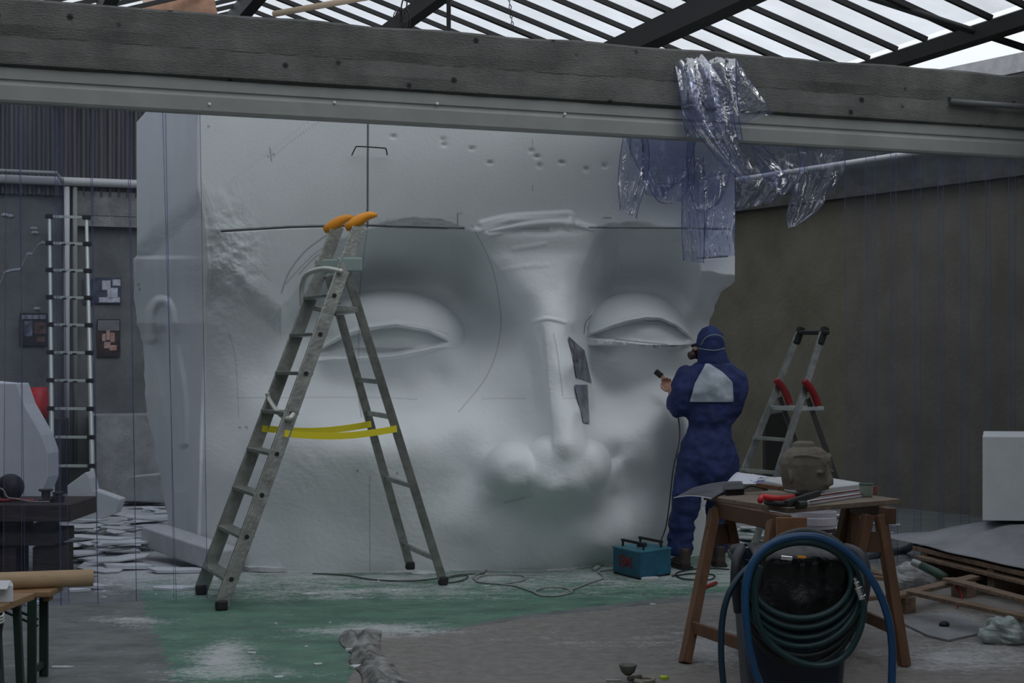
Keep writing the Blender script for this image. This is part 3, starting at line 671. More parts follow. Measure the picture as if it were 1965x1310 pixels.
# bent wire staple across the vertical seam, and the pinned photographs on the nose
st = MB().tube(spline([P(675, 298, 11.28), P(682, 284, 11.23), P(688, 281, 11.22), P(735, 284, 11.22), P(741, 287, 11.23), P(743, 297, 11.28)], 3), .005, 6)
st.build('wire_staple', mat('rusty_wire', (.05,.045,.05), .6), HEAD, smooth=True)
def sheet_on_head(name, quad, m, off=.02, label=None, cat='photo', n=10):
    q = [Vector((x, y, 0)) for x, y in quad]; vs = []; fs = []
    ys = [head_y(x, y)-off for x, y in quad]
    for j in range(n+1):
        for i in range(n+1):
            a, c = i/n, j/n
            p = (q[0]*(1-a)+q[1]*a)*(1-c)+(q[3]*(1-a)+q[2]*a)*c
            yy = min(head_y(p.x, p.y)-off*.6, (ys[0]*(1-a)+ys[1]*a)*(1-c)+(ys[3]*(1-a)+ys[2]*a)*c)
            vs.append(P(p.x, p.y, yy))
    for j in range(n):
        for i in range(n): k = j*(n+1)+i; fs.append((k, k+1, k+n+2, k+n+1))
    o = MB().add(vs, fs).build(name, m, fix=False); so = o.modifiers.new('thickness', 'SOLIDIFY'); so.thickness = .002
    return tag(o, label, cat)
M_photo1 = mat('dark_photo_print', (.02,.025,.04), .35, col2=(.30,.31,.36), scale=14)
M_photo2 = mat('bluish_photo_print', (.06,.07,.10), .35, col2=(.25,.27,.35), scale=9)
sheet_on_head('photo_print', [(1091,645),(1121,672),(1135,734),(1106,724)], M_photo1, .03, 'dark photo print taped to the side of the giant nose, upper of the two there')
sheet_on_head('photo_print', [(1103,738),(1127,738),(1131,812),(1119,810)], M_photo2, .03, 'narrow bluish photo print curling on the side of the giant nose, lower of two')
# ------------------------------------------------------------ clear curtain strips
M_strip = clear_mat('clear_pvc_strip', (.92,.93,.985), .05, rough=.2, diff=(.36,.39,.50), gl=.0, streak=.02)
M_strip_edge = clear_mat('strip_edge', (.55,.58,.76), .30, rough=.2, diff=(.36,.39,.55), gl=.05)
def beam_y(px, off=0): k = (px-CX)/F; return (T_BEAM+off)/(N.x*k+N.y)
def strip(x0, x1, x0b, x1b, k, label, group, bottom=.01):
    """hangs from the rail between frame columns x0..x1; foot swung to x0b..x1b"""
    off = .035+.03*(k % 3); rnd = random.Random(k)
    def at(x, z):
        Y = beam_y(x, off); return Vector(((x-CX)/F*Y, Y, z))
    a0, a1, b0, b1 = at(x0, 3.0), at(x1, 3.0), at(x0b, 0), at(x1b, 0)
    root = empty('curtain_strip', ((a0.x+a1.x)/2, (a0.y+a1.y)/2, 0), label, 'curtain strip', group)
    nu, nv = 8, 30; vs = []; fs = []; bow = rnd.uniform(.008, .02)*(1 if k % 3 else -1); ph = rnd.uniform(0, 6)
    E0, E1 = [], []
    for j in range(nv+1):
        v = j/nv; z = 2.995*(1-v)+bottom*v
        p, q = a0.lerp(b0, v), a1.lerp(b1, v); p.z = q.z = z
        wv = .006*math.sin(v*5+ph)
        for i in range(nu+1):
            u = i/nu; vs.append(p.lerp(q, u)-N*(bow*(1-(2*u-1)**2)+wv))
        E0.append(vs[-nu-1]); E1.append(vs[-1])
    for j in range(nv):
        for i in range(nu): c = j*(nu+1)+i; fs.append((c, c+1, c+nu+2, c+nu+1))
    MB().add(vs, fs).build('sheet', M_strip, root, smooth=True, fix=False)
    MB().tube(E0, .002, 5, flat=.6).build('edge', M_strip_edge, root, smooth=True)
    MB().tube(E1, .002, 5, flat=.6).build('edge', M_strip_edge, root, smooth=True)
for k, (x0, x1, x0b, x1b) in enumerate([(-30, 40, -32, 42), (12, 110, 6, 118), (36, 120, 48, 132), (104, 176, 116, 188), (172, 248, 188, 262), (244, 318, 262, 334), (312, 384, 338, 398)]):
    strip(x0, x1, x0b, x1b, k, 'clear plastic curtain strip hanging left of the big ladder, '+('first','second','third','fourth','fifth','sixth','seventh')[k]+' from the left', 'clear curtain strips at the left')
for k, x in enumerate([1622, 1662, 1708, 1752, 1800, 1842, 1890, 1936]):
    strip(x, x+58, x+2, x+60, k+20, 'clear plastic curtain strip before the olive wall, '+('first','second','third','fourth','fifth','sixth','seventh','eighth')[k]+' to the right of the small ladder', 'clear curtain strips at the right')
# ---- the bunch of strips thrown over the beam
M_crum = clear_mat('crumpled_clear_plastic', (.80,.83,.97), .15, rough=.10, diff=(.38,.42,.60), gl=.13, bmp=.5)
def ribbon(name, Lp, Rp, label, group, rip=.03, waves=2.5, seed=0, nu=14, nv=34, m=None, edge=True):
    L_, R_ = spline([P(*q) for q in Lp], nv//(len(Lp)-1)), spline([P(*q) for q in Rp], nv//(len(Rp)-1))
    n = min(len(L_), len(R_)); vs = []; fs = []; rnd = random.Random(seed); ph = rnd.uniform(0, 6)
    for j in range(n):
        a, b_ = L_[int(j*(len(L_)-1)/(n-1))], R_[int(j*(len(R_)-1)/(n-1))]; v = j/(n-1)
        for i in range(nu+1):
            u = i/nu; p = a.lerp(b_, u)
            rr = rip*(math.sin(2*math.pi*waves*u+ph+2.2*math.sin(v*4+ph))*(.4+.6*v)+.8*nz(u*3+seed, v*5)) 
            vs.append(p+Vector((.15*rr, rr, .1*rr)))
    for j in range(n-1):
        for i in range(nu): c = j*(nu+1)+i; fs.append((c, c+1, c+nu+2, c+nu+1))
    root = empty(name, vs[0], label, 'plastic strip', group)
    MB().add(vs, fs).build('sheet', m or M_crum, root, smooth=True, fix=False)
    if edge:
        MB().tube([vs[j*(nu+1)] for j in range(n)], .003, 5).build('edge', M_strip_edge, root, smooth=True)
        MB().tube([vs[j*(nu+1)+nu] for j in range(n)], .003, 5).build('edge', M_strip_edge, root, smooth=True)
yb = beam_y(1350)
g_ = 'crumpled strips thrown over the beam'
ribbon('plastic_strip', [(1275,108,yb+.3),(1283,96,yb+.02),(1300,140,yb-.07),(1306,190,yb-.1),(1312,235,yb-.1),(1318,262,yb-.04)], [(1412,118,yb+.35),(1412,112,yb+.06),(1412,150,yb-.04),(1414,190,yb-.07),(1420,235,yb-.09),(1425,270,yb-.02)], 'wide bundled clear plastic strip folded over the top of the concrete beam', g_, .035, 3, 1)
ribbon('plastic_strip', [(1290,100,yb+.0),(1300,150,yb-.12),(1312,210,yb-.14),(1345,265,yb-.12),(1392,320,yb-.1),(1432,352,yb-.08)], [(1345,100,yb+.02),(1372,135,yb-.1),(1402,185,yb-.12),(1410,240,yb-.13),(1428,310,yb-.1),(1440,345,yb-.08)], 'twisted shiny plastic strip running diagonally down across the beam', g_, .04, 2, 2)
ribbon('plastic_strip', [(1412,112,yb-.03),(1414,150,yb-.06),(1416,200,yb-.08),(1418,240,yb-.08)], [(1414,114,yb-.03),(1440,155,yb-.05),(1468,195,yb-.07),(1482,218,yb-.07)], 'faint clear plastic flap lying against the beam right of the bundle', g_, .008, 1, 3)
yl = beam_y(1300, .34)
for k, (Lp, Rp, lb) in enumerate([
  ([(1198,252,yl),(1190,300,yl),(1186,350,yl),(1190,398,yl),(1192,402,yl)], [(1240,255,yl),(1246,300,yl),(1240,350,yl),(1224,405,yl),(1222,420,yl)], 'clear plastic strip hanging at the far left of the bunch with its edge curling'),
  ([(1200,254,yl+.05),(1214,300,yl+.05),(1236,340,yl+.05),(1262,385,yl+.02),(1290,390,yl+.0)], [(1338,258,yl+.05),(1328,300,yl+.05),(1318,335,yl+.05),(1300,352,yl+.02),(1262,352,yl)], 'clear plastic loop drooping in a rounded U below the beam, left loop'),
  ([(1232,256,yl+.1),(1233,300,yl+.1),(1234,340,yl+.1),(1240,374,yl+.1)], [(1330,258,yl+.1),(1332,300,yl+.1),(1332,345,yl+.1),(1316,390,yl+.1)], 'bluish folded strip hanging straight behind the left loop'),
  ([(1322,260,yl+.0),(1318,300,yl),(1322,350,yl),(1332,395,yl),(1345,408,yl)], [(1398,266,yl),(1402,310,yl),(1396,350,yl),(1378,390,yl),(1352,404,yl)], 'clear plastic loop drooping in a rounded U below the beam, right loop'),
  ([(1312,300,yl+.15),(1310,360,yl+.15),(1308,430,yl+.15),(1312,500,yl+.15)], [(1350,300,yl+.15),(1352,360,yl+.15),(1352,430,yl+.15),(1350,505,yl+.15)], 'narrow plastic strip hanging lowest from the bunch over the right brow'),
  ([(1352,330,yl+.1),(1356,400,yl+.1),(1352,450,yl+.1),(1352,495,yl+.1)], [(1410,330,yl+.1),(1411,400,yl+.1),(1410,450,yl+.1),(1410,490,yl+.1)], 'clear plastic strip hanging beside the right edge of the white block'),
  ([(1408,268,yl),(1412,310,yl),(1412,360,yl),(1412,405,yl)], [(1455,272,yl),(1490,310,yl),(1510,350,yl),(1478,388,yl)], 'crumpled clear plastic swag right of the block, nearest the beam bundle'),
  ([(1440,272,yl+.05),(1452,310,yl+.05),(1470,345,yl+.05),(1500,375,yl+.05)], [(1548,282,yl+.05),(1546,310,yl+.05),(1538,340,yl+.05),(1508,372,yl+.05)], 'crumpled clear plastic swag in the middle between bundle and outer swag'),
  ([(1530,280,yl+.1),(1535,320,yl+.1),(1522,370,yl+.1),(1510,410,yl+.1),(1512,438,yl+.1)], [(1618,285,yl+.1),(1620,325,yl+.1),(1590,370,yl+.1),(1572,400,yl+.1),(1530,432,yl+.1)], 'crumpled clear plastic swag at the outer right with a pointed lower tip')]):
    ribbon('plastic_strip', Lp, Rp, lb, g_, .03, 2.2+.4*(k % 3), 10+k, nu=12, nv=24)
# ------------------------------------------------------------ aluminium stepladder
M_alu = mat('aluminium', (.33,.345,.32), .38, .75, var=.25, scale=12, bump=.15)
M_alu2 = mat('bright_aluminium', (.55,.58,.56), .35, .7)
M_rub = mat('black_rubber', (.015,.015,.017), .6)
M_orange = mat('orange_plastic', (.95,.36,.02), .45)
M_yellow = mat('yellow_strap', (.85,.72,.03), .5)
def V(*a): return Vector(a)
def big_ladder():
    n0, f0 = V(-1.72, 9.255, .03), V(-1.966, 9.886, .03); n1, f1 = V(-.968, 9.95, 2.35), V(-1.154, 10.35, 2.37)
    rn0, rf0 = V(-.455, 10.30, .03), V(-.707, 10.84, .06); rn1, rf1 = n0.lerp(n1, .87)+V(.02,.01,0), f0.lerp(f1, .86)+V(.06,.0,0)
    root = empty('stepladder', (-1.2, 10, 0), 'tall aluminium stepladder with orange caps and yellow straps before the giant face', 'ladder')
    outd = (n0-f0).normalized()
    for a, b_ in ((n0, n1), (f0, f1)):
        rl = MB(); d = (b_-a).normalized(); side = (n0-f0).normalized(); up = d.cross(side).normalized()
        rl.bar(a, b_, .026, .085, up); rl.build('front_rail', M_alu, root, bevel=.004)
        MB().box(a+V(0, 0, -.0), (.07, .07, .06), Matrix.Rotation(.3, 3, 'Z')).build('foot', M_rub, root, bevel=.01)
    for a, b_ in ((rn0, rn1), (rf0, rf1)):
        d = (b_-a).normalized(); side = (n0-f0).normalized(); up = d.cross(side).normalized()
        MB().bar(a, b_, .024, .055, up).build('rear_rail', M_alu, root, bevel=.004)
        MB().box(a, (.06, .06, .055), Matrix.Rotation(.3, 3, 'Z')).build('foot', M_rub, root, bevel=.01)
    for k in range(8):
        z = .15+.247*k; fa, fb = z/n1.z, z/f1.z
        a, b_ = n0.lerp(n1, fa), f0.lerp(f1, fb)
        MB().bar(a, b_, .10, .022, (0, 0, 1)).build('step', M_alu2 if k > 9 else M_alu, root, bevel=.003)
        MB().tube([a-outd*-.016, a+outd*.022], .014, 8).build('step_bolt', M_rub, root)
    for z in (.15, .64, 1.10, 1.33):
        MB().bar(rn0.lerp(rn1, z/rn1.z), rf0.lerp(rf1, z/rf1.z), .03, .03).build('rear_brace', M_alu, root, bevel=.003)
    for a, b_ in ((n0.lerp(n1, .77), rn0.lerp(rn1, .875)), (f0.lerp(f1, .77), rf0.lerp(rf1, .87))):
        MB().bar(a, b_, .02, .035).build('locking_arm', M_alu, root, bevel=.003)
    MB().bar(rn0.lerp(rn1, .88), rf0.lerp(rf1, .88), .05, .05).build('top_brace', M_alu2, root, bevel=.006)
    for a in (n0.lerp(n1, .885)+V(.03, 0, .0), f0.lerp(f1, .885)+V(.03, 0, 0)):
        MB().box(a, (.16, .03, .09)).build('hinge_plate', mat('green_grey_plate', (.28,.36,.34), .5), root, bevel=.01)
    for a, dz in ((n1, 0), (f1, 0)):
        d = V(.16, -.02, .05); c = a+V(-.0, 0, .02)
        MB().loft([(c-V(.09,0,.05), (0,.03,0), (-.01,0,.02)), (c-V(.05,0,.025), (0,.038,0), (0,0,.04)), (c+V(0,0,0), (0,.042,0), (0,0,.042)), (c+V(.06,0,.03), (0,.038,0), (0,0,.028)), (c+V(.11,0,.035), (0,.02,0), (0,0,.012))], 12).build('end_cap', M_orange, root, smooth=True)
    s0, s1 = n0.lerp(n1, .455)-outd*-.03, rn0.lerp(rn1, .52)+outd*.03
    for a, b_ in ((n0.lerp(n1, .432)+outd*.018, rn0.lerp(rn1, .50)+outd*.018), (f0.lerp(f1, .432)+outd*.018, rf0.lerp(rf1, .50)+outd*.018)):
        pts = [a.lerp(b_, i/10)-V(0, 0, .03*math.sin(math.pi*i/10)) for i in range(11)]; m = MB()
        for p, q in zip(pts[:-1], pts[1:]): m.bar(p, q, .008, .042)
        m.build('strap', M_yellow, root)
    # bent grab handles between the rails
    h0, h1 = f0.lerp(f1, .80)-V(.03, 0, 0), n0.lerp(n1, .865)-V(.0, .03, 0)
    MB().tube(spline([h0-V(.03,0,.06), h0+V(-.03,-.02,.05), h0.lerp(h1, .25)+V(-.05,-.03,.10), h0.lerp(h1, .6)+V(-.02,-.03,.08), h1+V(0,-.02,.0)], 8), .017, 10).build('grab_handle', mat('pale_tube', (.62,.65,.60), .4, .3), root, smooth=True)
    h0, h1 = f0.lerp(f1, .5), n0.lerp(n1, .47)
    MB().tube(spline([h0+V(-.02,-.03,.07), h0+V(.0,-.05,.02), h0.lerp(h1, .5)+V(0,-.05,-.01), h1+V(0,-.04,.0), h1+V(.03,-.02,.03)], 8), .015, 10).build('grab_handle', MATS['pale_tube'], root, smooth=True)
big_ladder()
# ------------------------------------------------------------ telescopic ladder by the back wall
def tele():
    root = empty('telescopic_ladder', (-4.9, 17.5, 0), 'slim telescopic aluminium ladder leaning on the grey back wall at the left', 'ladder')
    l0, l1 = P(100, 945, 17.1), P(95, 415, 17.95); r0, r1 = P(178, 946, 17.1), P(166, 417, 17.95); l0.z = r0.z = .03
    ys = [415,466,517,568,621,672,725,778,831,885,936]
    for i in range(10):
        fa, fb = (i)/10, (i+1)/10; rad = .030-.0011*i
        for a, b_ in ((l0, l1), (r0, r1)):
            MB().tube([a.lerp(b_, fa), a.lerp(b_, fb)], rad, 10).build('rail_segment', mat('pale_rail', (.55,.60,.57), .4, .3), root, smooth=False)
    for i in range(1, 11):
        a, b_ = l0.lerp(l1, i/10), r0.lerp(r1, i/10)
        rg = MB().bar(a, b_, .03, .03).build('rung', MATS['pale_rail'], root)
        for c in (a, b_): MB().box(c, (.085, .075, .05)).build('collar', M_rub, root, bevel=.008)
        if 3 < i < 10:
            for q in (.38, .62): MB().box(a.lerp(b_, q)-V(0, .01, .016), (.045, .03, .02)).build('release_latch', M_rub, rg)
    for c in (l0, r0): MB().box(c, (.07, .07, .06)).build('foot', M_rub, root, bevel=.01)
tele()
# ------------------------------------------------------------ small stepladder behind the worker
M_red = mat('red_plastic', (.28,.012,.018), .4)
def small_ladder():
    root = empty('stepladder', (2.1, 12.6, 0), 'small aluminium stepladder with black top tray and red hinge covers behind the clay head', 'ladder')
    tl, tr = P(1532, 640, 12.1), P(1578, 640, 12.35); fl, fr = P(1436, 1068, 11.8), P(1478, 1085, 11.9)
    fl.z = fr.z = .03; fl = G(1408, 1066, .03); fr = G(1452, 1076, .03); fl.y = 11.9; fr.y = 12.2
    fl = V(1.53, 11.95, .03); fr = V(1.77, 11.6, .03)
    tl = V((1533-CX)/F*12.3, 12.3, 1.45+62*12.3/3000); tr = V((1579-CX)/F*12.0, 12.0, 1.45+62*12.0/3000)
    bl, br = V(2.60, 12.75, .03), V(2.76, 12.4, .03)
    out = (tr-tl).normalized()
    for a, b_ in ((fl, tl), (fr, tr)):
        MB().bar(a, b_, .022, .055, (b_-a).cross(out)).build('front_rail', M_alu, root, bevel=.003)
        MB().box(a, (.05, .05, .05)).build('foot', M_rub, root, bevel=.008)
    h = 1.02/1.69
    for a, f_, t_ in ((bl, fl, tl), (br, fr, tr)):
        top = f_.lerp(t_, .70)+V(.05, .03, 0)
        MB().bar(a, top, .018, .04, (top-a).cross(out)).build('rear_rail', mat('dark_rail', (.10,.10,.10), .5, .3), root, bevel=.003)
        MB().box(a, (.05, .05, .05)).build('foot', M_rub, root, bevel=.008)
        c = f_.lerp(t_, .72)
        MB().tube(spline([c+V(-.0, -.03, .1), c+V(.045, -.02, .05), c+V(.09, 0, -.02), c+V(.115, .01, -.09)], 6), .03, 10, flat=.9, rad=None).build('hinge_cover', M_red, root, smooth=True)
    for z in (.37, .62, .87):
        MB().bar(fl.lerp(tl, z/tl.z), fr.lerp(tr, z/tr.z), .10, .022).build('step', M_alu, root, bevel=.003)
    z = 1.11; a, b_ = fl.lerp(tl, z/tl.z), fr.lerp(tr, z/tr.z); dd = V(.26, -.06, 0)*.9
    dd = V(.24, .24, 0)
    pl = MB().slab([a-out*.01, b_+out*.01, b_+V(.22, .12, 0), a+V(.17, .1, 0)], -.02, .012).build('platform', M_alu2, root, bevel=.004)
    MB().bar(tl-out*.03, tr+out*.06, .05, .035).build('top_bar', M_rub, root, bevel=.01)
    for c in (tl, tr): MB().bar(c-V(.03, .02, .09), c+V(.02, .0, .045), .06, .05).build('top_joint', M_rub, root, bevel=.012)
small_ladder()
# ------------------------------------------------------------ the worker
M_blue = mat('blue_coverall', (.015,.028,.115), .8, var=.25, scale=10, bump=.6, bscale=9)
M_hoodb = M_blue
M_panel = mat('pale_back_panel', (.42,.48,.55), .7, var=.08, scale=12, bump=.5, bscale=14)
M_skin = mat('skin', (.42,.24,.17), .6, var=.1)
M_boot = mat('brown_boot', (.05,.035,.03), .6, var=.2)
YP = 11.15
def ring(px, py, Y, hw, hd=None, tilt=0):
    hw = hw+2.5
    c = P(px, py, Y); s_ = Y/F; return (c, V(hw*s_, 0, 0), V(0, (hd if hd else hw*.85)*s_, tilt*hw*s_))
def limb(mb, seg, n=16):
    """tapering tube through (px,py,Y,radius px)"""
    pts = [P(*s_[:3]) for s_ in seg]; rad = [s_[3]*s_[2]/F for s_ in seg]
    P2 = spline(pts, 4); R2 = [float(np.interp(i/4, range(len(rad)), rad)) for i in range(len(P2))]
    return mb.tube(P2, 0, n, rad=R2)
def hand(mb, wrist, dirv, palmv, sc=1.0, curl=.9):
    d = Vector(dirv).normalized(); pn = Vector(palmv); pn = (pn-d*pn.dot(d)).normalized(); sd = d.cross(pn).normalized(); w0 = Vector(wrist)
    mb.loft([(w0, sd*.028*sc, pn*.02*sc), (w0+d*.03*sc, sd*.038*sc, pn*.018*sc), (w0+d*.075*sc, sd*.042*sc, pn*.015*sc), (w0+d*.09*sc, sd*.038*sc, pn*.011*sc)], 12)
    for i, ln in enumerate((.070, .080, .075, .058)):
        b0 = w0+d*.082*sc+sd*((i-1.5)*.021*sc); a = 0; pts = [b0]
        for k in range(3):
            a += curl*(.7+.1*i); pts.append(pts[-1]+(d*math.cos(a)+pn*math.sin(a))*(ln*sc*(.45, .32, .23)[k]))
        mb.tube(spline(pts, 3), .0, 8, rad=[.0095*sc*(1-.03*q) for q in range(10)])
    tb = w0+d*.02*sc-sd*.034*sc
    mb.tube(spline([tb, tb+d*.03*sc-sd*.022*sc+pn*.012*sc, tb+d*.055*sc-sd*.018*sc+pn*.03*sc, tb+d*.07*sc-sd*.005*sc+pn*.04*sc], 3), 0, 8, rad=[.012*sc*(1-.035*q) for q in range(10)])
def person():
    root = empty('person', (1.35, YP, 0), 'person in a hooded blue coverall with pale back panel carving the giant eye', 'person')
    def fig(mb, k, hood):
        r = lambda *a: (lambda c, x, y: (c, x*k, y*k))(*ring(*a))
        mb.loft([r(1370,690,YP+.02,20), r(1369,699,YP+.0,36,30), r(1368,709,YP,50,32), r(1368,728,YP-.01,56,36), r(1367,760,YP,54,38), r(1364,795,YP+.01,46,36), r(1361,820,YP+.02,38,33), r(1360,845,YP+.01,47,38), r(1360,875,YP,54,43), r(1360,905,YP,54,42), r(1358,925,YP,47,34)], 20)
        limb(mb, [(1334,880,YP,33*k),(1326,915,YP,32*k),(1317,955,YP-.02,28*k),(1309,1000,YP-.0,24*k),(1306,1040,YP+.02,23*k),(1306,1066,YP+.03,21*k)])
        limb(mb, [(1386,880,YP,33*k),(1386,915,YP+.02,31*k),(1380,955,YP+.06,25*k),(1376,1000,YP+.1,22*k),(1375,1040,YP+.16,21*k),(1375,1058,YP+.18,19*k)])
        limb(mb, [(1330,716,YP,21*k),(1318,728,YP-.02,25*k),(1308,755,YP-.04,23*k),(1306,780,YP-.02,22*k),(1300,778,YP+.08,18*k),(1292,762,YP+.2,15*k)])
        limb(mb, [(1406,716,YP,21*k),(1412,735,YP-.01,22*k),(1413,762,YP-.01,19*k),(1405,788,YP+.02,18*k),(1385,782,YP+.15,15*k),(1352,768,YP+.27,13*k)])
    cv = MB(); fig(cv, 1.0, True)
    # gathered cuffs above the boots and folds
    for (px, py, dy, r0) in ((1306,1050,.02,25),(1306,1030,.02,26),(1376,1044,.16,23),(1308,1010,.0,26)): cv.loft([ring(px,py-7,YP+dy,r0-4), ring(px,py,YP+dy,r0), ring(px,py+7,YP+dy,r0-4)], 14)
    cov = cv.build('coverall', M_blue, root, remesh=.014, sm=6)
    tx = bpy.data.textures.new('folds', 'CLOUDS'); tx.noise_scale = .10; tx.noise_depth = 3
    dm = cov.modifiers.new('folds', 'DISPLACE'); dm.texture = tx; dm.strength = .05; dm.mid_level = .5
    # body under the clothes
    bd = MB(); fig(bd, .72, False)
    hc = P(1360, 662, YP+.02); bd.ball(hc, (.085, .095, .115), 18, 12); limb(bd, [(1364,700,YP+.01,14),(1362,672,YP+.02,14)])
    fdir = V(-.85, .45, -.12).normalized()
    bd.ball(hc+fdir*.09+V(0,0,-.01), (.012, .012, .022)); bd.ball(hc+fdir*.075+V(0,0,-.055), (.022, .025, .012)); bd.ball(hc+V(.03,-.08,-.01), (.02, .012, .032))
    for sg in (-1, 1): bd.ball(hc+fdir*.078+V(.03, .05, .02)*sg, .014)
    limb(bd, [(1296,770,YP+.12,9),(1291,758,YP+.22,8),(1289,748,YP+.27,7.5)])
    hand(bd, P(1289,750,YP+.26), V(-.30,.75,.55), V(-.2,-.5,.8), .95, .95)
    limb(bd, [(1385,782,YP+.15,9),(1350,768,YP+.29,8)])
    hand(bd, P(1350,768,YP+.27), V(-.8,.5,.1), V(0,0,-1), .95, .6)
    bd.build('body', M_skin, root, remesh=.0075, sm=2)
    # hood with elastic
    hd = MB(); hd.ball(hc+V(.012,-.005,.012), (.102, .118, .128), 20, 14)
    hd.loft([ring(1366,672,YP+.0,25,26), ring(1368,686,YP+.0,27,26), ring(1370,698,YP+.0,30,26), ring(1370,706,YP+.0,32,24)], 16)
    ho = hd.build('hood', M_hoodb, root, remesh=.012, sm=4)
    ts = bpy.data.textures.new('hood_folds', 'CLOUDS'); ts.noise_scale = .06; dm = ho.modifiers.new('folds', 'DISPLACE'); dm.texture = ts; dm.strength = .014
    def arc(pts, name, r, m):
        o = MB().tube(spline([P(x, y, YP-.105+dy) for x, y, dy in pts], 8), r, 6).build(name, m, root, smooth=True); return o
    arc([(1345,662,.03),(1354,648,.0),(1370,642,-.01),(1386,646,.01),(1391,656,.04)], 'mask_strap', .0035, mat('green_elastic', (.20,.30,.28), .6))
    arc([(1341,668,.04),(1358,671,.0),(1375,672,.0),(1390,668,.04)], 'mask_strap', .0035, MATS['green_elastic'])
    mk = MB(); mc = hc+fdir*.088+V(0,0,-.045); mk.ball(mc, (.045, .045, .045), 14, 10); mk.tube([mc+V(-.02,-.02,-.01), mc+V(-.055,-.045,-.02)], .03, 12); mk.build('respirator', mat('dark_mask', (.06,.03,.03), .5), root, smooth=True)
    MB().tube(spline([mc+V(-.04,-.02,.05), mc+V(-.01,-.05,.06), mc+V(.03,-.07,.065)], 4), .012, 8).build('goggle_frame', M_rub, root, smooth=True)
    # pale panel over the shoulder blades
    poly = [(1367,697),(1396,713),(1419,734),(1421,772),(1330,774),(1340,738)]
    bmesh_poly = []; vs = []; fs = []; nrow = 26; ys = np.linspace(697, 774, nrow); nc = 24
    for y in ys:
        l = np.interp(y, [697,738,774], [1365,1341,1331]); r_ = np.interp(y, [697,713,734,772,774], [1369,1396,1417,1420,1420])
        for i in range(nc+1): vs.append(P(l+(r_-l)*i/nc, y, YP-.4))
    for j in range(nrow-1):
        for i in range(nc): c = j*(nc+1)+i; fs.append((c, c+1, c+nc+2, c+nc+1))
    pn = MB().add(vs, fs).build('back_panel', M_panel, root, smooth=True, fix=False)
    sw = pn.modifiers.new('wrap', 'SHRINKWRAP'); sw.target = cov; sw.wrap_method = 'PROJECT'; sw.use_project_x = False; sw.use_project_y = True; sw.use_positive_direction = True; sw.use_negative_direction = True; sw.offset = .006
    sm_ = pn.modifiers.new('soft', 'SMOOTH'); sm_.iterations = 4
    so = pn.modifiers.new('thick', 'SOLIDIFY'); so.thickness = .004
    # boots
    for (px, py, Y, rz) in ((1308, 1078, YP+.02, .25), (1377, 1070, YP+.17, .1)):
        c = P(px, py, Y); c.z = 0; M = Matrix.Rotation(rz, 3, 'Z'); b_ = MB()
        def T(v): return c+M @ Vector(v)
        b_.loft([(T((0, -.10, .035)), M @ V(.035,0,0), V(0,0,.035)), (T((0, -.06, .045)), M @ V(.046,0,0), V(0,0,.045)), (T((0, .03, .045)), M @ V(.048,0,0), V(0,0,.045)), (T((0, .12, .035)), M @ V(.05,0,0), V(0,0,.034)), (T((0, .17, .028)), M @ V(.03,0,0), V(0,0,.022))], 14)
        b_.loft([(T((0, -.045, .04)), M @ V(.045,0,0), M @ V(0,.06,0)), (T((0, -.04, .15)), M @ V(.05,0,0), M @ V(0,.062,0))], 14)
        bo = b_.build('boot', M_boot, root, remesh=.01, sm=3)
        MB().slab([T((x*.053, y, .0)) for x, y in ((-.8,-.12),(.8,-.12),(1,-.05),(1,.1),(.6,.18),(-.6,.18),(-1,.1),(-1,-.05))], .0, .022).build('sole', M_rub, bo)
person()
# hot knife in the hand, with its cord down to the power box
kt = empty('hot_knife', P(1289, 744, YP+.35), 'hot cutting knife with wooden handle held against the carved eye', 'tool')
a, b_ = P(1291, 747, YP+.30), P(1270, 722, YP+.36); c = P(1258, 712, YP+.38)
MB().tube([a, a.lerp(b_, .5), b_], .0, 10, rad=[.016,.018,.015]).build('handle', mat('worn_wood_handle', (.40,.24,.13), .6, var=.2), kt, smooth=True)
MB().bar(b_, c, .035, .04).build('blade_holder', M_rub, kt, bevel=.006)
cd = MB().tube(spline([P(1292,750,YP+.28), P(1300,790,YP+.1), P(1304,840,YP-.12), P(1292,900,YP-.18), P(1284,970,YP-.15), P(1278,1010,YP-.1), P(1268,1038,YP-.12), P(1262,1052,YP-.2)], 8), .0045, 6).build('cord', M_rub, kt, smooth=True)
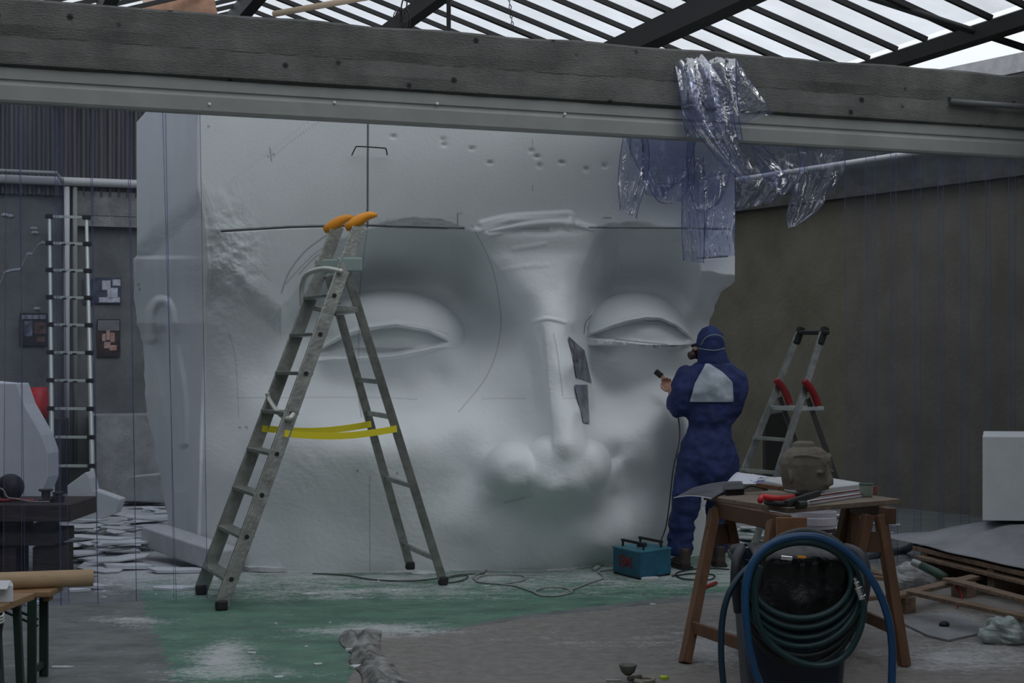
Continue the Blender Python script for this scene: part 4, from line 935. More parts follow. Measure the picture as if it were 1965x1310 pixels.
# ------------------------------------------------------------ work table
M_ply = mat('plywood', (.16,.12,.085), .7, col2=(.25,.19,.14), scale=5, stretch=(1, 6, 6), bump=.15)
M_leg = mat('orange_pine', (.12,.058,.03), .65, col2=(.19,.095,.048), scale=4, stretch=(3, 3, .8), bump=.2)
M_legd = mat('dark_pine', (.11,.055,.03), .7, var=.25, scale=4)
ZT = .78
A_, B_, D_ = V(1.29, 7.31, 0), V(1.946, 7.82, 0), V(.985, 8.04, 0); C_ = B_+D_-A_
tb = MB().slab([(A_.x,A_.y),(B_.x,B_.y),(C_.x,C_.y),(D_.x,D_.y)], ZT-.024, ZT).build('table_top', M_ply, bevel=.002)
tag(tb, 'square plywood board with one corner forward, laid over the two wooden trestles', 'table top')
def trestle(label, near, far, legs, beam_m=M_legd, block=None):
    root = empty('trestle', ((near.x+far.x)/2, (near.y+far.y)/2, 0), label, 'trestle', 'wooden trestles under the board')
    zb = ZT-.024
    MB().bar(near+V(0,0,zb-.04), far+V(0,0,zb-.04), .05, .078).build('top_beam', beam_m, root, bevel=.004)
    ends = []
    for top, foot in legs:
        MB().bar(V(top[0], top[1], zb-.035), V(foot[0], foot[1], .0), .048, .062, (.2, -1, 0)).build('leg', M_leg, root, bevel=.004)
        ends.append((V(top[0], top[1], zb), V(foot[0], foot[1], 0)))
    for i, j in ((0, 2), (1, 3)):
        f = .78; a, b_ = ends[i][0].lerp(ends[i][1], f), ends[j][0].lerp(ends[j][1], f)
        MB().bar(a, b_, .022, .058).build('rail', M_leg, root, bevel=.003)
    for i, j in ((0, 1), (2, 3)):
        f = .22; a, b_ = ends[i][0].lerp(ends[i][1], f), ends[j][0].lerp(ends[j][1], f)
        MB().bar(a, b_, .018, .10).build('gusset', M_legd, root, bevel=.002)
    return root
# left trestle: (far pair: outer leg, inner leg), (near pair)
trestle('left wooden trestle under the plywood board, leg splayed out below the papers', V(1.27,7.22,0), V(1.05,7.95,0),
        [((1.03,7.93),(.84,7.60)), ((1.09,7.95),(1.27,8.2)), ((1.22,7.30),(1.06,7.02)), ((1.30,7.30),(1.46,7.28))])
trestle('right wooden trestle under the plywood board, standing right of the hose coil', V(1.84,7.58,0), V(1.79,8.26,0),
        [((1.795,7.62),(1.89,7.53)), ((1.735,7.62),(1.56,7.56)), ((1.80,8.22),(1.757,8.24)), ((1.775,8.24),(1.66,8.42))])
tag(MB().slab([PZ(1492,985,.6)[:2], PZ(1545,985,.6)[:2], PZ(1545,985,.6)[:2], PZ(1492,985,.6)[:2]], 0, 0) and MB().box((1.285, 7.19, .69), (.14, .03, .12), Matrix.Rotation(.1, 3, 'Z')).build('wood_block', mat('orange_plank', (.24,.115,.055), .6, var=.2), bevel=.003), 'short orange-brown plank fixed under the front corner of the plywood board', 'plank')
def on(px, py, z=ZT): return PZ(px, py, z)
# plaster bat and the clay head
q = [on(1405,932), on(1545,952), on(1662,936), on(1560,918)]
q = [on(1452,930), on(1552,953), on(1664,940), on(1556,922)]
bt = MB().slab([(v.x, v.y) for v in q], ZT+.002, ZT+.035).build('plaster_board', mat('white_plaster_board', (.55,.56,.57), .8, var=.1), bevel=.004)
tag(bt, 'pale plaster board lying under the clay head', 'board')
M_clay = mat('grey_brown_clay', (.13,.115,.09), .85, col2=(.20,.175,.14), scale=9, bump=.5, bscale=22)
def clay_head():
    c = P(1548, 932, 8.0); z0 = ZT+.035; s_ = 8.0/F
    root = empty('clay_head', (c.x, 8.02, z0), 'small grey-brown clay head model with closed eyes and a topknot on the work table', 'sculpture')
    fx = V(.70, -.71, 0).normalized(); rt = V(-.71, -.70, 0).normalized()   # facing right of the camera; rt = its right side
    o = V(c.x, 8.02, z0); m = MB()
    prof = [(.000,.116,.116),(.04,.124,.122),(.09,.133,.128),(.13,.134,.130),(.165,.124,.122),(.192,.102,.102),(.210,.076,.078),(.220,.04,.04)]
    m.loft([(o+V(0,0,z)-fx*.0, rt*a, fx*b_) for z, a, b_ in prof], 26)
    m.loft([(o+V(-.01,0,.20), rt*.062, fx*.062), (o+V(-.01,0,.232), rt*.056, fx*.056), (o+V(-.01,0,.244), rt*.044, fx*.044)], 18)
    fr = o+fx*.122
    m.loft([(fr+V(0,0,.145)-fx*.004, rt*.009, fx*.012), (fr+V(0,0,.10)+fx*.006, rt*.011, fx*.018), (fr+V(0,0,.055)+fx*.020, rt*.017, fx*.022), (fr+V(0,0,.03)+fx*.018, rt*.024, fx*.022), (fr+V(0,0,.02)+fx*.004, rt*.02, fx*.018)], 12)
    for sg in (-1, 1):
        e = o+fx*.094+rt*(.05*sg)+V(0,0,.092); m.ball(e+fx*.018, (.022,.018,.012), 12, 8)
        m.tube(spline([e+rt*(.042*sg)+V(0,0,.016)-fx*.022, e+rt*(.02*sg)+V(0,0,.036)+fx*.006, e-rt*(.01*sg)+V(0,0,.040)+fx*.02, e-rt*(.036*sg)+V(0,0,.024)+fx*.028], 4), .0065, 8)
        m.ball(o+rt*(.131*sg)+V(0,0,.07), (.010,.016,.034), 12, 8)
    # hairline ridge dipping to the brow
    m.tube([o+fx*(.122*math.cos(a))+rt*(.122*math.sin(a))+V(0,0,.168-.010*math.cos(a*3)) for a in np.linspace(-1.5, 1.5, 19)], .007, 8)
    # forehead and cheek masses leave the eyes in shallow hollows
    m.loft([(o+fx*.03+V(0,0,z), rt*a, fx*b_) for z, a, b_ in ((.112,.086,.088),(.125,.098,.104),(.15,.10,.104),(.175,.088,.09))], 20)
    m.loft([(o+fx*.03+V(0,0,z), rt*a, fx*b_) for z, a, b_ in ((.0,.08,.088),(.03,.088,.098),(.058,.086,.096),(.072,.076,.084))], 20)
    m.build('head', M_clay, root, remesh=.0038, sm=1)
    for sg in (-1, 1):
        e = o+fx*.132+rt*(.050*sg)+V(0,0,.090)
        MB().tube(spline([e+rt*(.022)-fx*.008*1, e+V(0,0,-.004), e-rt*.022-fx*.0], 5), .0024, 6).build('eyelid_line', mat('dark_clay', (.05,.045,.035), .9), root)
clay_head()
# papers, folding rules, caulking gun, cup, black box, strips
def sheet(name, pts3, m, label, cat, th=.0015, group=None):
    """rows of points -> curled thin sheet"""
    nr, nc = len(pts3), len(pts3[0]); vs = [v for r_ in pts3 for v in r_]
    fs = [(j*nc+i, j*nc+i+1, (j+1)*nc+i+1, (j+1)*nc+i) for j in range(nr-1) for i in range(nc-1)]
    o = MB().add(vs, fs).build(name, m, smooth=True, fix=False); so = o.modifiers.new('thickness', 'SOLIDIFY'); so.thickness = th
    return tag(o, label, cat, group)
def quad_rows(q, n, fz):
    rows = []
    for j in range(n+1):
        rows.append([])
        for i in range(n+1):
            u, v = i/n, j/n; p = (q[0]*(1-u)+q[1]*u)*(1-v)+(q[3]*(1-u)+q[2]*u)*v; rows[-1].append(p+V(0, 0, fz(u, v)))
    return rows
M_pr = mat('printed_paper', (.03,.03,.04), .6, col2=(.13,.13,.165), scale=6, stretch=(1, 2.5, 1))
M_pap = mat('white_paper', (.68,.70,.80), .5)
q1 = [on(1293,955,ZT-.02), on(1365,957,ZT+.004), on(1425,923,ZT+.03), on(1330,935,ZT-.0)]
pp_edge = [q1[0]*(1-i/10)+q1[1]*(i/10)+V(0,0,.012*math.sin(i/10*3.1)) for i in range(11)]
pp = sheet('paper_print', quad_rows(q1, 10, lambda u, v: .012*math.sin(u*3.1)), M_pr, 'curled dark photo print hanging over the left edge of the board', 'paper')
MB().tube([v+V(0,0,.001) for v in pp_edge], .0025, 5).build('white_border', M_pap, pp)
q2 = [on(1392,932,ZT+.012), on(1490,930,ZT+.008), on(1500,920,ZT+.008), on(1415,914,ZT+.025)]
sheet('paper_print', quad_rows(q2, 8, lambda u, v: .008+.02*(1-u)*math.sin(v*2)), M_pap, 'white folded sheet of paper lying behind the dark print on the board', 'paper')
q3 = [on(1290,957,ZT-.021), on(1365,959,ZT+.002), on(1368,955,ZT+.004), on(1296,952,ZT-.02)]
crm = MB(); rnd = random.Random(3)
for k in range(9):
    c = on(1462+rnd.uniform(-16, 20), 920+rnd.uniform(-6, 6), ZT+.02); a = rnd.uniform(0, 3); crm.slab([(c.x+math.cos(a+t_)*.035*rnd.uniform(.6, 1.2), c.y+math.sin(a+t_)*.05, c.z+rnd.uniform(-.014, .018)) for t_ in (0, 1.3, 2.4, 3.9, 5)], 0, .002)
tag(crm.build('crumpled_film', M_crum), 'crumpled clear film lying beside the clay head on the board', 'film')
bx = empty('tape_box', on(1412, 949), 'flat black box lying at the left of the board under the print', 'box')
MB().slab([(v.x, v.y) for v in (on(1392,951), on(1428,949), on(1424,938), on(1390,940))], ZT, ZT+.028).build('body', M_rub, bx, bevel=.004)
MB().slab([(v.x, v.y) for v in (on(1391,951.5), on(1429,949.5), on(1425,937.5), on(1389,939.5))], ZT+.028, ZT+.034).build('lid', mat('dark_grey_lid', (.04,.04,.04), .4), bx, bevel=.002)
hk = MB().tube(spline([on(1425,938,ZT+.03), on(1440,932,ZT+.04), on(1455,934,ZT+.035), on(1468,938,ZT+.02)], 6), .006, 6).build('cable', M_rub, None, smooth=True); tag(hk, 'short black cable curling from the black box on the board', 'cable')
def lath(a, b_, wd, th, col, name, label, z=ZT, stripe=None):
    root = empty(name, a, label, 'folding rule' if stripe else 'batten')
    m = MB(); up = V(0, 0, 1); m.bar(a+up*(th/2), b_+up*(th/2), wd, th); m.build('stick', col, root, bevel=.001)
    if stripe:
        d = (b_-a).normalized(); n_ = V(d.y, -d.x, 0)
        MB().bar(a+n_*(wd/2+.0006)+up*(th*.9), b_+n_*(wd/2+.0006)+up*(th*.9), .0015, th*.32).build('stripe', stripe, root)
    return root
M_white = mat('white_lacquer', (.60,.62,.66), .4); M_stripe = mat('dark_red_stripe', (.24,.02,.03), .5)
lath(on(1548,968,ZT+.002), on(1655,952,ZT+.002), .03, .018, M_white, 'folding_rule', 'white rule with dark red stripe along the front edge of the board, nearest', stripe=M_stripe)
lath(on(1548,961,ZT+.002), on(1650,946,ZT+.002), .024, .022, M_white, 'folding_rule', 'white rule with dark red stripe lying just behind the nearest rule', stripe=M_stripe)
lath(on(1456,934,ZT+.036), on(1500,941,ZT+.036), .03, .02, M_leg, 'wooden_batten', 'short reddish wooden batten lying at the left end of the plaster board')
cg = empty('caulking_gun', on(1505, 958, ZT+.02), 'red and black tool gun lying on the board in front of the clay head', 'tool')
a, b_ = on(1462,957,ZT+.03), on(1520,960,ZT+.035)
MB().tube(spline([on(1459,960,ZT+.03), on(1464,953,ZT+.042), on(1480,955,ZT+.04), on(1500,956,ZT+.038), on(1522,954,ZT+.035)], 5), .015, 10).build('red_body', mat('tomato_red', (.62,.03,.03), .4), cg, smooth=True)
MB().tube([on(1470,963,ZT+.015), on(1500,967,ZT+.018), on(1548,966,ZT+.02)], .014, 8).build('grip', M_rub, cg, smooth=True)
MB().bar(on(1508,966,ZT+.03), on(1572,946,ZT+.055), .022, .03).build('barrel', M_rub, cg, bevel=.005)
MB().tube([on(1530,969,ZT+.018), on(1544,968,ZT+.018)], .02, 10).build('nozzle', mat('olive_black', (.03,.035,.02), .5), cg)
cp = empty('cup', on(1662, 950), 'small pale green cup standing at the right of the work table', 'cup')
r_ = .0345; M_cup = mat('pale_green_ceramic', (.24,.31,.25), .4, var=.08)
cc = on(1662, 953); MB().lathe([(r_*.9, .0), (r_*.96, .01), (r_, .066), (r_*1.0, .068), (r_*.92, .068), (r_*.88, .01), (.001, .008)], cc, 24).build('body', M_cup, cp, smooth=True)
MB().lathe([(r_*1.01,.060),(r_*1.04,.064),(r_*1.04,.069),(r_*.9,.070),(r_*.9,.062)], cc, 24).build('rim', mat('dark_green_rim', (.08,.12,.10), .4), cp, smooth=True)
tag(MB().box(on(1679, 948)+V(0,0,.02), (.02, .02, .045)).build('small_red_block', mat('brick_red', (.25,.06,.04), .6), bevel=.002), 'tiny red-brown block standing just right of the green cup', 'block')
# ------------------------------------------------------------ white bucket under the table, behind
def bucket():
    c = V(1.80, 9.1, 0); c = V((1566-CX)/F*9.3, 9.3, 0); z = 1.45-(985-700)*9.3/3000
    root = empty('bucket', (c.x, c.y, 0), 'white plaster bucket with dark lettered band standing behind the trestle', 'bucket'); hb = .42
    H_ = z-.0; r1, r0 = .118, .102; h = .36; zb = z-h-.0
    # it stands on an upturned crate of boards
    zb = .22
    tag(MB().box((c.x, c.y, .11), (.36, .3, .22)).build('crate', M_legd, bevel=.006), 'dark low wooden box carrying the white bucket', 'box')
    root.location.z = zb
    MB().lathe([(r0, 0), (r1*.97, h-.08), (r1*1.03, h-.075), (r1*1.03, h-.035), (r1, h-.03), (r1*1.02, h), (r1*.95, h), (r0*.9, .01), (.001, .008)], (c.x, c.y, zb), 30).build('body', mat('white_bucket_plastic', (.58,.56,.62), .4), root, smooth=False)
    k0, k1 = .185, .262; rr = lambda t: r0+(r1*.97-r0)*t/(h-.08)+.0015
    MB().lathe([(rr(k0), k0), (rr(k1), k1), (rr(k1)-.004, k1), (rr(k0)-.004, k0)], (c.x, c.y, zb), 30).build('label_band', mat('dark_band', (.035,.028,.03), .5), root)
    tx = 'REM FACADE'; M_l = mat('white_lettering', (.6,.58,.6), .5); zc = zb+.223
    cu = []; 
    for i, chh in enumerate(tx):
        if chh == ' ': continue
        ang = -math.pi/2+(i-4.9)*.165; rad_ = rr(.223)+.001
        text('letter', chh, (c.x+math.cos(ang)*rad_, c.y+math.sin(ang)*rad_, zc), math.pi/2, ang+math.pi/2, .044, M_l, root, .0012, .8, .0008)
bucket()
# ------------------------------------------------------------ dark blue bin with the hose coil
M_bin = mat('navy_bin_plastic', (.008,.016,.035), .45, var=.3, scale=4)
M_opening = mat('black_opening', (.004,.004,.005), .35, bump=.8, bscale=10)
def bin_():
    Yc = 6.75; cx = (1517-CX)/F*Yc; root = empty('waste_bin', (cx, Yc, 0), 'tall navy blue waste bin draped with coiled hoses in the right foreground', 'bin')
    w0, w1 = .205, .235; rings = []
    def rr(z, w_, d_, n=28):
        pts = []
        for k in range(n):
            a = 2*math.pi*k/n; ca, sa = math.cos(a), math.sin(a); e = .45
            pts.append(V(cx+w_*math.copysign(abs(ca)**e, ca), Yc+d_*math.copysign(abs(sa)**e, sa), z))
        return pts
    lv = [(0,.19,.19),(.02,.20,.20),(.45,.232,.225),(.46,.246,.24),(.50,.248,.242),(.505,.238,.232),(.60,.242,.236),(.605,.256,.25),(.635,.256,.25),(.635,.235,.23),(.4,.22,.215),(.03,.19,.185)]
    vs = []; fs = []; n = 28
    for z, a, d_ in lv: vs += rr(z, a, d_)
    for i in range(len(lv)-1):
        for k in range(n): k2 = (k+1) % n; fs.append((i*n+k, i*n+k2, (i+1)*n+k2, (i+1)*n+k))
    fs.append(tuple(range(n-1, -1, -1))); fs.append(tuple(range((len(lv)-1)*n, len(lv)*n)))
    MB().add(vs, fs).build('body', M_bin, root, smooth=False, bevel=.003)
    # grey upright handles at both shoulders of the rim
    for sx in (-1, 1):
        MB().tube(spline([V(cx+sx*.255, Yc-.22, .42), V(cx+sx*.272, Yc-.24, .55), V(cx+sx*.262, Yc-.22, .645), V(cx+sx*.23, Yc-.12, .67), V(cx+sx*.235, Yc+.05, .65)], 6), .022, 10).build('handle', mat('dark_grey_plastic', (.035,.037,.045), .5), root, smooth=True)
    # black sheet painting the shade of the bin's open inside
    b2 = MB(); nu, nv = 24, 16; vs = []; fs = []
    for j in range(nv+1):
        v = j/nv
        for i in range(nu+1):
            u = i/nu; x = cx+(u-.5)*.40; f = .012*nz(u*7, v*3, 2)
            if v < .35: y, z = Yc+.1-(.35-(.35-v))/.35*.36, .655+.03*math.sin(v/.35*3.1)
            else: y, z = Yc-.272-.01*(v-.35), .655-(v-.35)/.65*.30
            vs.append(V(x, y-f*1.5-.0, z+f*.5+(.02*nz(u*4, 9) if v == 1 else 0)))
    for j in range(nv):
        for i in range(nu): c = j*(nu+1)+i; fs.append((c, c+1, c+nu+2, c+nu+1))
    lb = MB().add(vs, fs).build('dark_opening', M_opening, root, smooth=True, fix=False); so = lb.modifiers.new('t', 'SOLIDIFY'); so.thickness = .003
    # faint raised lettering low on the front
    M_em = mat('raised_navy', (.02,.04,.09), .4)
    text('raised_lettering', 'TRENNSTADT', (cx+.10, Yc-.236, .31), math.pi/2, 0, .042, M_em, root, .0015, .9)
    text('raised_lettering', 'ZWECKBT', (cx+.09, Yc-.233, .262), math.pi/2, 0, .042, M_em, root, .0015, .9)
bin_()
def P2(x, y, Y): return P(x, y, Y)
def hose(pts, r, m, name, label, cat='hose', n=10, group=None, parent=None):
    o = MB().tube(spline(pts, n), r, 10).build(name, m, parent, smooth=True)
    return tag(o, label, cat, group) if parent is None else o
M_green = mat('green_hose', (.010,.040,.044), .38, var=.25, scale=3); M_bluehose = mat('blue_hose', (.012,.070,.175), .33, var=.15, scale=3); M_dkgreen = mat('dark_green_hose', (.008,.016,.015), .5, var=.2)
Yh = 6.42
def coil():
    root = empty('hose_coil', P(1545, 1120, Yh-.03), 'coil of dark green hose hung over the front of the bin', 'hose')
    loops = [(1538,1112,96,72,74,0), (1538,1118,104,80,86,.014), (1540,1124,108,86,100,.03), (1540,1128,112,92,112,.0), (1541,1134,114,96,124,.02), (1540,1140,112,100,136,.035)]
    for k, (cx, cy, rx, rt, rb, dy) in enumerate(loops):
        pts = []
        for i in range(48):
            a = 2*math.pi*i/48; s_, c_ = math.sin(a), math.cos(a)
            x = cx+rx*c_; y = cy-(rt if s_ > 0 else rb)*s_
            pts.append(P(x, y, Yh-.045+dy+.02*s_+.012*nz(a, k)))
        MB().tube(pts+[pts[0], pts[1]], .0135, 8, caps=False).build('loop', M_green if k < 4 else M_dkgreen, root, smooth=True)
    # top grey loop lying behind
    pts = [P(1452,1130,Yh+.0), P(1462,1075,Yh), P(1490,1035,Yh+.02), P(1540,1018,Yh+.03), P(1590,1030,Yh+.02), P(1630,1062,Yh), P(1650,1100,Yh-.0), P(1652,1128,Yh-.05)]
    MB().tube(spline(pts, 8), .0135, 10).build('loop', mat('dull_grey_hose', (.045,.055,.055), .5), root, smooth=True)
coil()
gh = empty('air_hose', P(1650, 1140, Yh-.1), 'green hose loop with shiny metal coupling hanging in front of the coil', 'hose')
MB().tube(spline([P(1462,1085,Yh-.09), P(1449,1130,Yh-.1), P(1454,1190,Yh-.11), P(1480,1235,Yh-.11), P(1530,1268,Yh-.11), P(1580,1276,Yh-.11), P(1622,1258,Yh-.11), P(1648,1215,Yh-.11), P(1658,1170,Yh-.1), P(1652,1145,Yh-.1)], 8), .0135, 10).build('tube', M_green, gh, smooth=True)
a, b_ = P(1640,1108,Yh-.1), P(1655,1148,Yh-.1); d = (b_-a)
M_chrome = mat('chrome', (.75,.75,.76), .18, 1)
MB().tube([a, a+d*.2, a+d*.22, a+d*.45, a+d*.47, a+d*.85, a+d*.87, b_], 0, 14, rad=[.008,.008,.012,.012,.0165,.0165,.019,.019]).build('coupling', M_chrome, gh, smooth=False)
hose([P(1390,1330,Yh-.02), P(1384,1260,Yh-.03), P(1386,1190,Yh-.03), P(1398,1140,Yh-.02), P(1420,1105,Yh-.0), P(1440,1085,Yh+.02)], .0135, mat('teal_hose', (.008,.035,.06), .4), 'air_hose', 'teal hose end drooping down left of the bin')
hose([P(1470,1340,Yh-.14), P(1450,1290,Yh-.14), P(1436,1230,Yh-.14), P(1430,1150,Yh-.14), P(1440,1090,Yh-.13), P(1470,1050,Yh-.12), P(1520,1030,Yh-.11), P(1575,1032,Yh-.11), P(1630,1062,Yh-.11), P(1672,1110,Yh-.12), P(1700,1170,Yh-.12), P(1712,1240,Yh-.12), P(1710,1340,Yh-.12)], .016, M_bluehose, 'air_hose', 'thick bright blue hose arching over the whole bin and down both sides')
ml = MB().box(P(1509,1070,Yh-.04), (.05, .012, .018), Matrix.Rotation(.1, 3, 'Y')).build('metal_clasp', M_chrome, bevel=.003); tag(ml, 'small shiny metal clasp lying on the dark bin opening inside the hose coil', 'clasp')
tag(MB().tube([P(1530,1068,Yh-.05), P(1546,1069,Yh-.05)], .006, 8).build('orange_pen', M_orange), 'tiny orange stick next to the metal clasp on the dark bin opening', 'stick')
# ------------------------------------------------------------ blue power box with its cables
def power_box():
    f, l, r_ = G(1228,1113), G(1176,1100), G(1288,1103); bk = l+r_-f; c = (l+r_)/2
    root = empty('power_box', (c.x, c.y, 0), 'square blue metal box with two black handles and red letters on the floor', 'box')
    M_b = mat('box_blue', (.012,.10,.17), .5, var=.25, scale=9)
    q = [f, r_, bk, l]
    MB().slab([(v.x, v.y) for v in q], .012, .185).build('case', M_b, root, bevel=.006)
    MB().slab([(v.x, v.y) for v in [c+(v-c)*.96 for v in q]], 0, .012).build('base', M_rub, root)
    MB().slab([(v.x, v.y) for v in [c+(v-c)*1.02 for v in q]], .178, .192).build('lid', mat('box_blue_light', (.03,.17,.24), .45, var=.2), root, bevel=.004)
    ex, ey = (r_-f), (l-f)
    for t_ in (.22, .78):
        a, b_ = f+ex*t_+ey*.85, f+ex*t_+ey*.15; a.z = b_.z = .19; u = V(0, 0, .042); m = MB()
        a, b_ = l.lerp(f, .12)+ex*t_, l.lerp(f, .88)+ex*t_; a.z = b_.z = .19
        m.tube([a, a+u], .008, 8); m.tube([b_, b_+u], .008, 8); m.bar(a+u-(b_-a)*.04, b_+u+(b_-a)*.04, .018, .016); m.build('handle', M_rub, root)
    MB().lathe([(.035,0),(.035,.022),(.03,.026)], (c.x, c.y, .192), 16).build('knob', M_rub, root)
    d = (f-l).normalized(); n_ = V(-d.y, d.x, 0)*-1; n_ = V(d.y, -d.x, 0); pc = l.lerp(f, .47)+n_*.0015; ang = math.atan2(d.y, d.x)
    text('letters', 'EM', (pc.x, pc.y, .100), math.pi/2, ang, .105, mat('dull_red_paint', (.16,.02,.025), .6), root, .0012, 1.35, .004)
power_box()
M_cw = mat('grey_white_cable', (.33,.34,.33), .5)
def fl(pts, r, m, label, name='cable'):
    o = MB().tube(spline([G(x, y, r+.002) for x, y in pts], 10), r, 6).build(name, m, None, smooth=True); return tag(o, label, 'cable')
fl([(1180,1092),(1150,1096),(1158,1108),(1130,1118),(1100,1130),(1075,1140),(1040,1142),(1026,1134),(1050,1126),(1085,1128),(1096,1136),(1060,1143),(1030,1137),(990,1124),(950,1119),(915,1115),(925,1104),(965,1102),(1003,1104),(1000,1114),(950,1119),(916,1114),(910,1104),(930,1096),(934,1086),(926,1082)], .006, M_cw, 'pale cable lying in two loops on the green floor before the nose')
fl([(600,1100),(660,1103),(720,1112),(790,1114),(850,1108),(895,1104),(890,1112),(860,1117),(870,1104),(930,1100)], .005, mat('dark_grey_cable', (.07,.08,.08), .5), 'dark thin cable running along the foot of the sculpture behind the big ladder')
fl([(1290,1105),(1330,1100),(1370,1103),(1360,1112),(1310,1110),(1300,1098),(1350,1090),(1400,1092)], .005, M_rub, 'black cable tangled on the floor around the feet of the person in blue')
pg = MB().tube([G(1140,1092,.012), G(1149,1087,.014)], .014, 8).build('plug', M_cw, None, smooth=True); tag(pg, 'pale plug connector on the floor left of the blue box', 'plug')
# ------------------------------------------------------------ polystyrene scraps
M_foam = mat('foam_scrap', (.62,.65,.67), .85, var=.05, scale=5, bump=.08, bscale=90)
def scrap_mesh(seed, size, th, asp=.6, parts=None):
    rnd = random.Random(seed); n = rnd.randint(6, 10); m = MB(); poly = []
    for k in range(n):
        a = 2*math.pi*k/n+rnd.uniform(-.25, .25); r_ = size*rnd.uniform(.55, 1.0); poly.append((math.cos(a)*r_, math.sin(a)*r_*asp, rnd.uniform(0, 1)*th*.8))
    N_ = 4; vs = []; fs = []
    # rings from centre for a faceted, slightly warped plate
    top = [(0, 0, th*1.1)]+[(x*.55, y*.55, th+z*.4) for x, y, z in poly]+[(x, y, th*.75+z*.5) for x, y, z in poly]; bot = [(x*.96, y*.96, z*.25) for x, y, z in poly]
    vs = top+bot+[(0, 0, 0)]; c2 = len(vs)-1
    for k in range(n):
        k2 = (k+1) % n
        fs += [(0, 1+k, 1+k2), (1+k, 1+n+k, 1+n+k2, 1+k2), (1+n+k, 1+2*n+k, 1+2*n+k2, 1+n+k2), (1+2*n+k, c2, 1+2*n+k2)]
    return m.add(vs, fs)
HEAP = []
def scrap(px, py, size, th, seed, label, group=None, asp=.6, rz=0, tilt=0, z=0, m=None):
    mb = scrap_mesh(seed, size, th, asp); g = G(px, py, z)
    if group and size > .05:      # pieces lie on the ones already there
        tilt *= .3; lap = [q for q in HEAP if math.hypot(q[0]-g.x, q[1]-g.y) < .7*(q[2]+size)]
        base = max([q[3] for q in lap], default=0); base = base if base < .13 else .02; g = g+V(0, 0, base)
        HEAP.append((g.x, g.y, size, base+th*1.25+size*abs(math.sin(tilt))*.9))
    R_ = Matrix.Rotation(rz, 3, 'Z') @ Matrix.Rotation(tilt, 3, 'Y'); vs = [R_ @ Vector(v) for v in mb.v]; zm = min(v.z for v in vs); mb.v = [tuple(g+v-V(0, 0, zm)) for v in vs]
    o = mb.build('foam_scrap', m or M_foam); return tag(o, label, 'foam scrap', group)
BIG = [  # larger pieces, each told apart
 (815,1101,.125,.012,1,'flat white foam piece under the right rear foot of the big ladder',.7,0,0),
 (598,1141,.09,.012,2,'small flat white foam piece alone on the green floor right of the ladder foot',.4,.1,0),
 (1110,1076,.24,.05,3,'white foam slab fragment by the foot of the sculpture left of the blue box',.5,.1,.05),
 (1020,1082,.16,.03,4,'thin grey-white foam strip lying at the sculpture foot under the nose',.35,0,0),
 (1250,1112,.085,.018,5,'small white foam piece at the front of the blue box',.4,.1,0),
 (335,1131,.17,.02,6,'jagged flat foam piece just left of the left ladder foot',.5,0,0),
 (350,1098,.32,.025,7,'wide white foam sheet lying left of the ladder below the grey foam beam',.4,.1,.02),
 (245,1092,.26,.03,8,'pointed white foam sheet lying among the scraps at the left',.4,.3,.05),
 (430,1092,.25,.05,9,'white foam sheet tucked behind the ladder foot against the sculpture',.4,.05,.08),
 (520,1096,.26,.035,10,'tapering white foam sheet at the sculpture foot between the ladder legs',.35,0,0),
 (180,1130,.07,.025,11,'small white foam piece beside the end of the cardboard tube',.5,0,.2),
 (65,1160,.10,.02,12,'white foam piece on the floor behind the green bench leg',.4,0,0),
 (115,1281,.07,.008,13,'thin white foam sliver on the floor right of the bench leg',.25,.05,0),
 (150,1135,.09,.02,14,'white foam fragment below the cardboard tube',.4,.2,0),
 (1020,1113,.03,.006,15,'tiny white foam crumb inside the cable loops',.3,0,0)]
for px, py, s_, th, sd, lb, asp, rz, tl in BIG: scrap(px, py, s_, th, sd, lb, None, asp, rz, tl)
rnd = random.Random(11)
for k in range(82):
    px = rnd.uniform(140, 340); py = rnd.uniform(960, 1090)
    if px > 318 and py < 1010: continue
    if px > 255 and py > 1030: px -= 90
    scrap(px, py, rnd.uniform(.14, .36), rnd.uniform(.005, .016), 100+k, 'white foam offcut in the heap on the floor left of the giant head', 'foam offcuts left of the head', rnd.uniform(.3, .7), rnd.uniform(0, 6), rnd.uniform(-.15, .15), 0)
for k in range(52):
    px = rnd.uniform(1408, 1700); py = rnd.uniform(980, 1062)
    scrap(px, py, rnd.uniform(.08, .26), rnd.uniform(.004, .014), 200+k, 'grey-white foam offcut scattered on the floor behind the work table', 'foam offcuts behind the table', rnd.uniform(.3, .7), rnd.uniform(0, 6), rnd.uniform(-.2, .2), 0)
for k in range(26):
    px, py = rnd.choice([(rnd.uniform(120, 380), rnd.uniform(1095, 1150)), (rnd.uniform(560, 760), rnd.uniform(1105, 1160)), (rnd.uniform(900, 1300), rnd.uniform(1110, 1160)), (rnd.uniform(380, 700), rnd.uniform(1180, 1300))])
    scrap(px, py, rnd.uniform(.012, .035), .006, 300+k, 'tiny white foam crumb on the painted floor', 'foam crumbs on the painted floor', .6, rnd.uniform(0, 6))
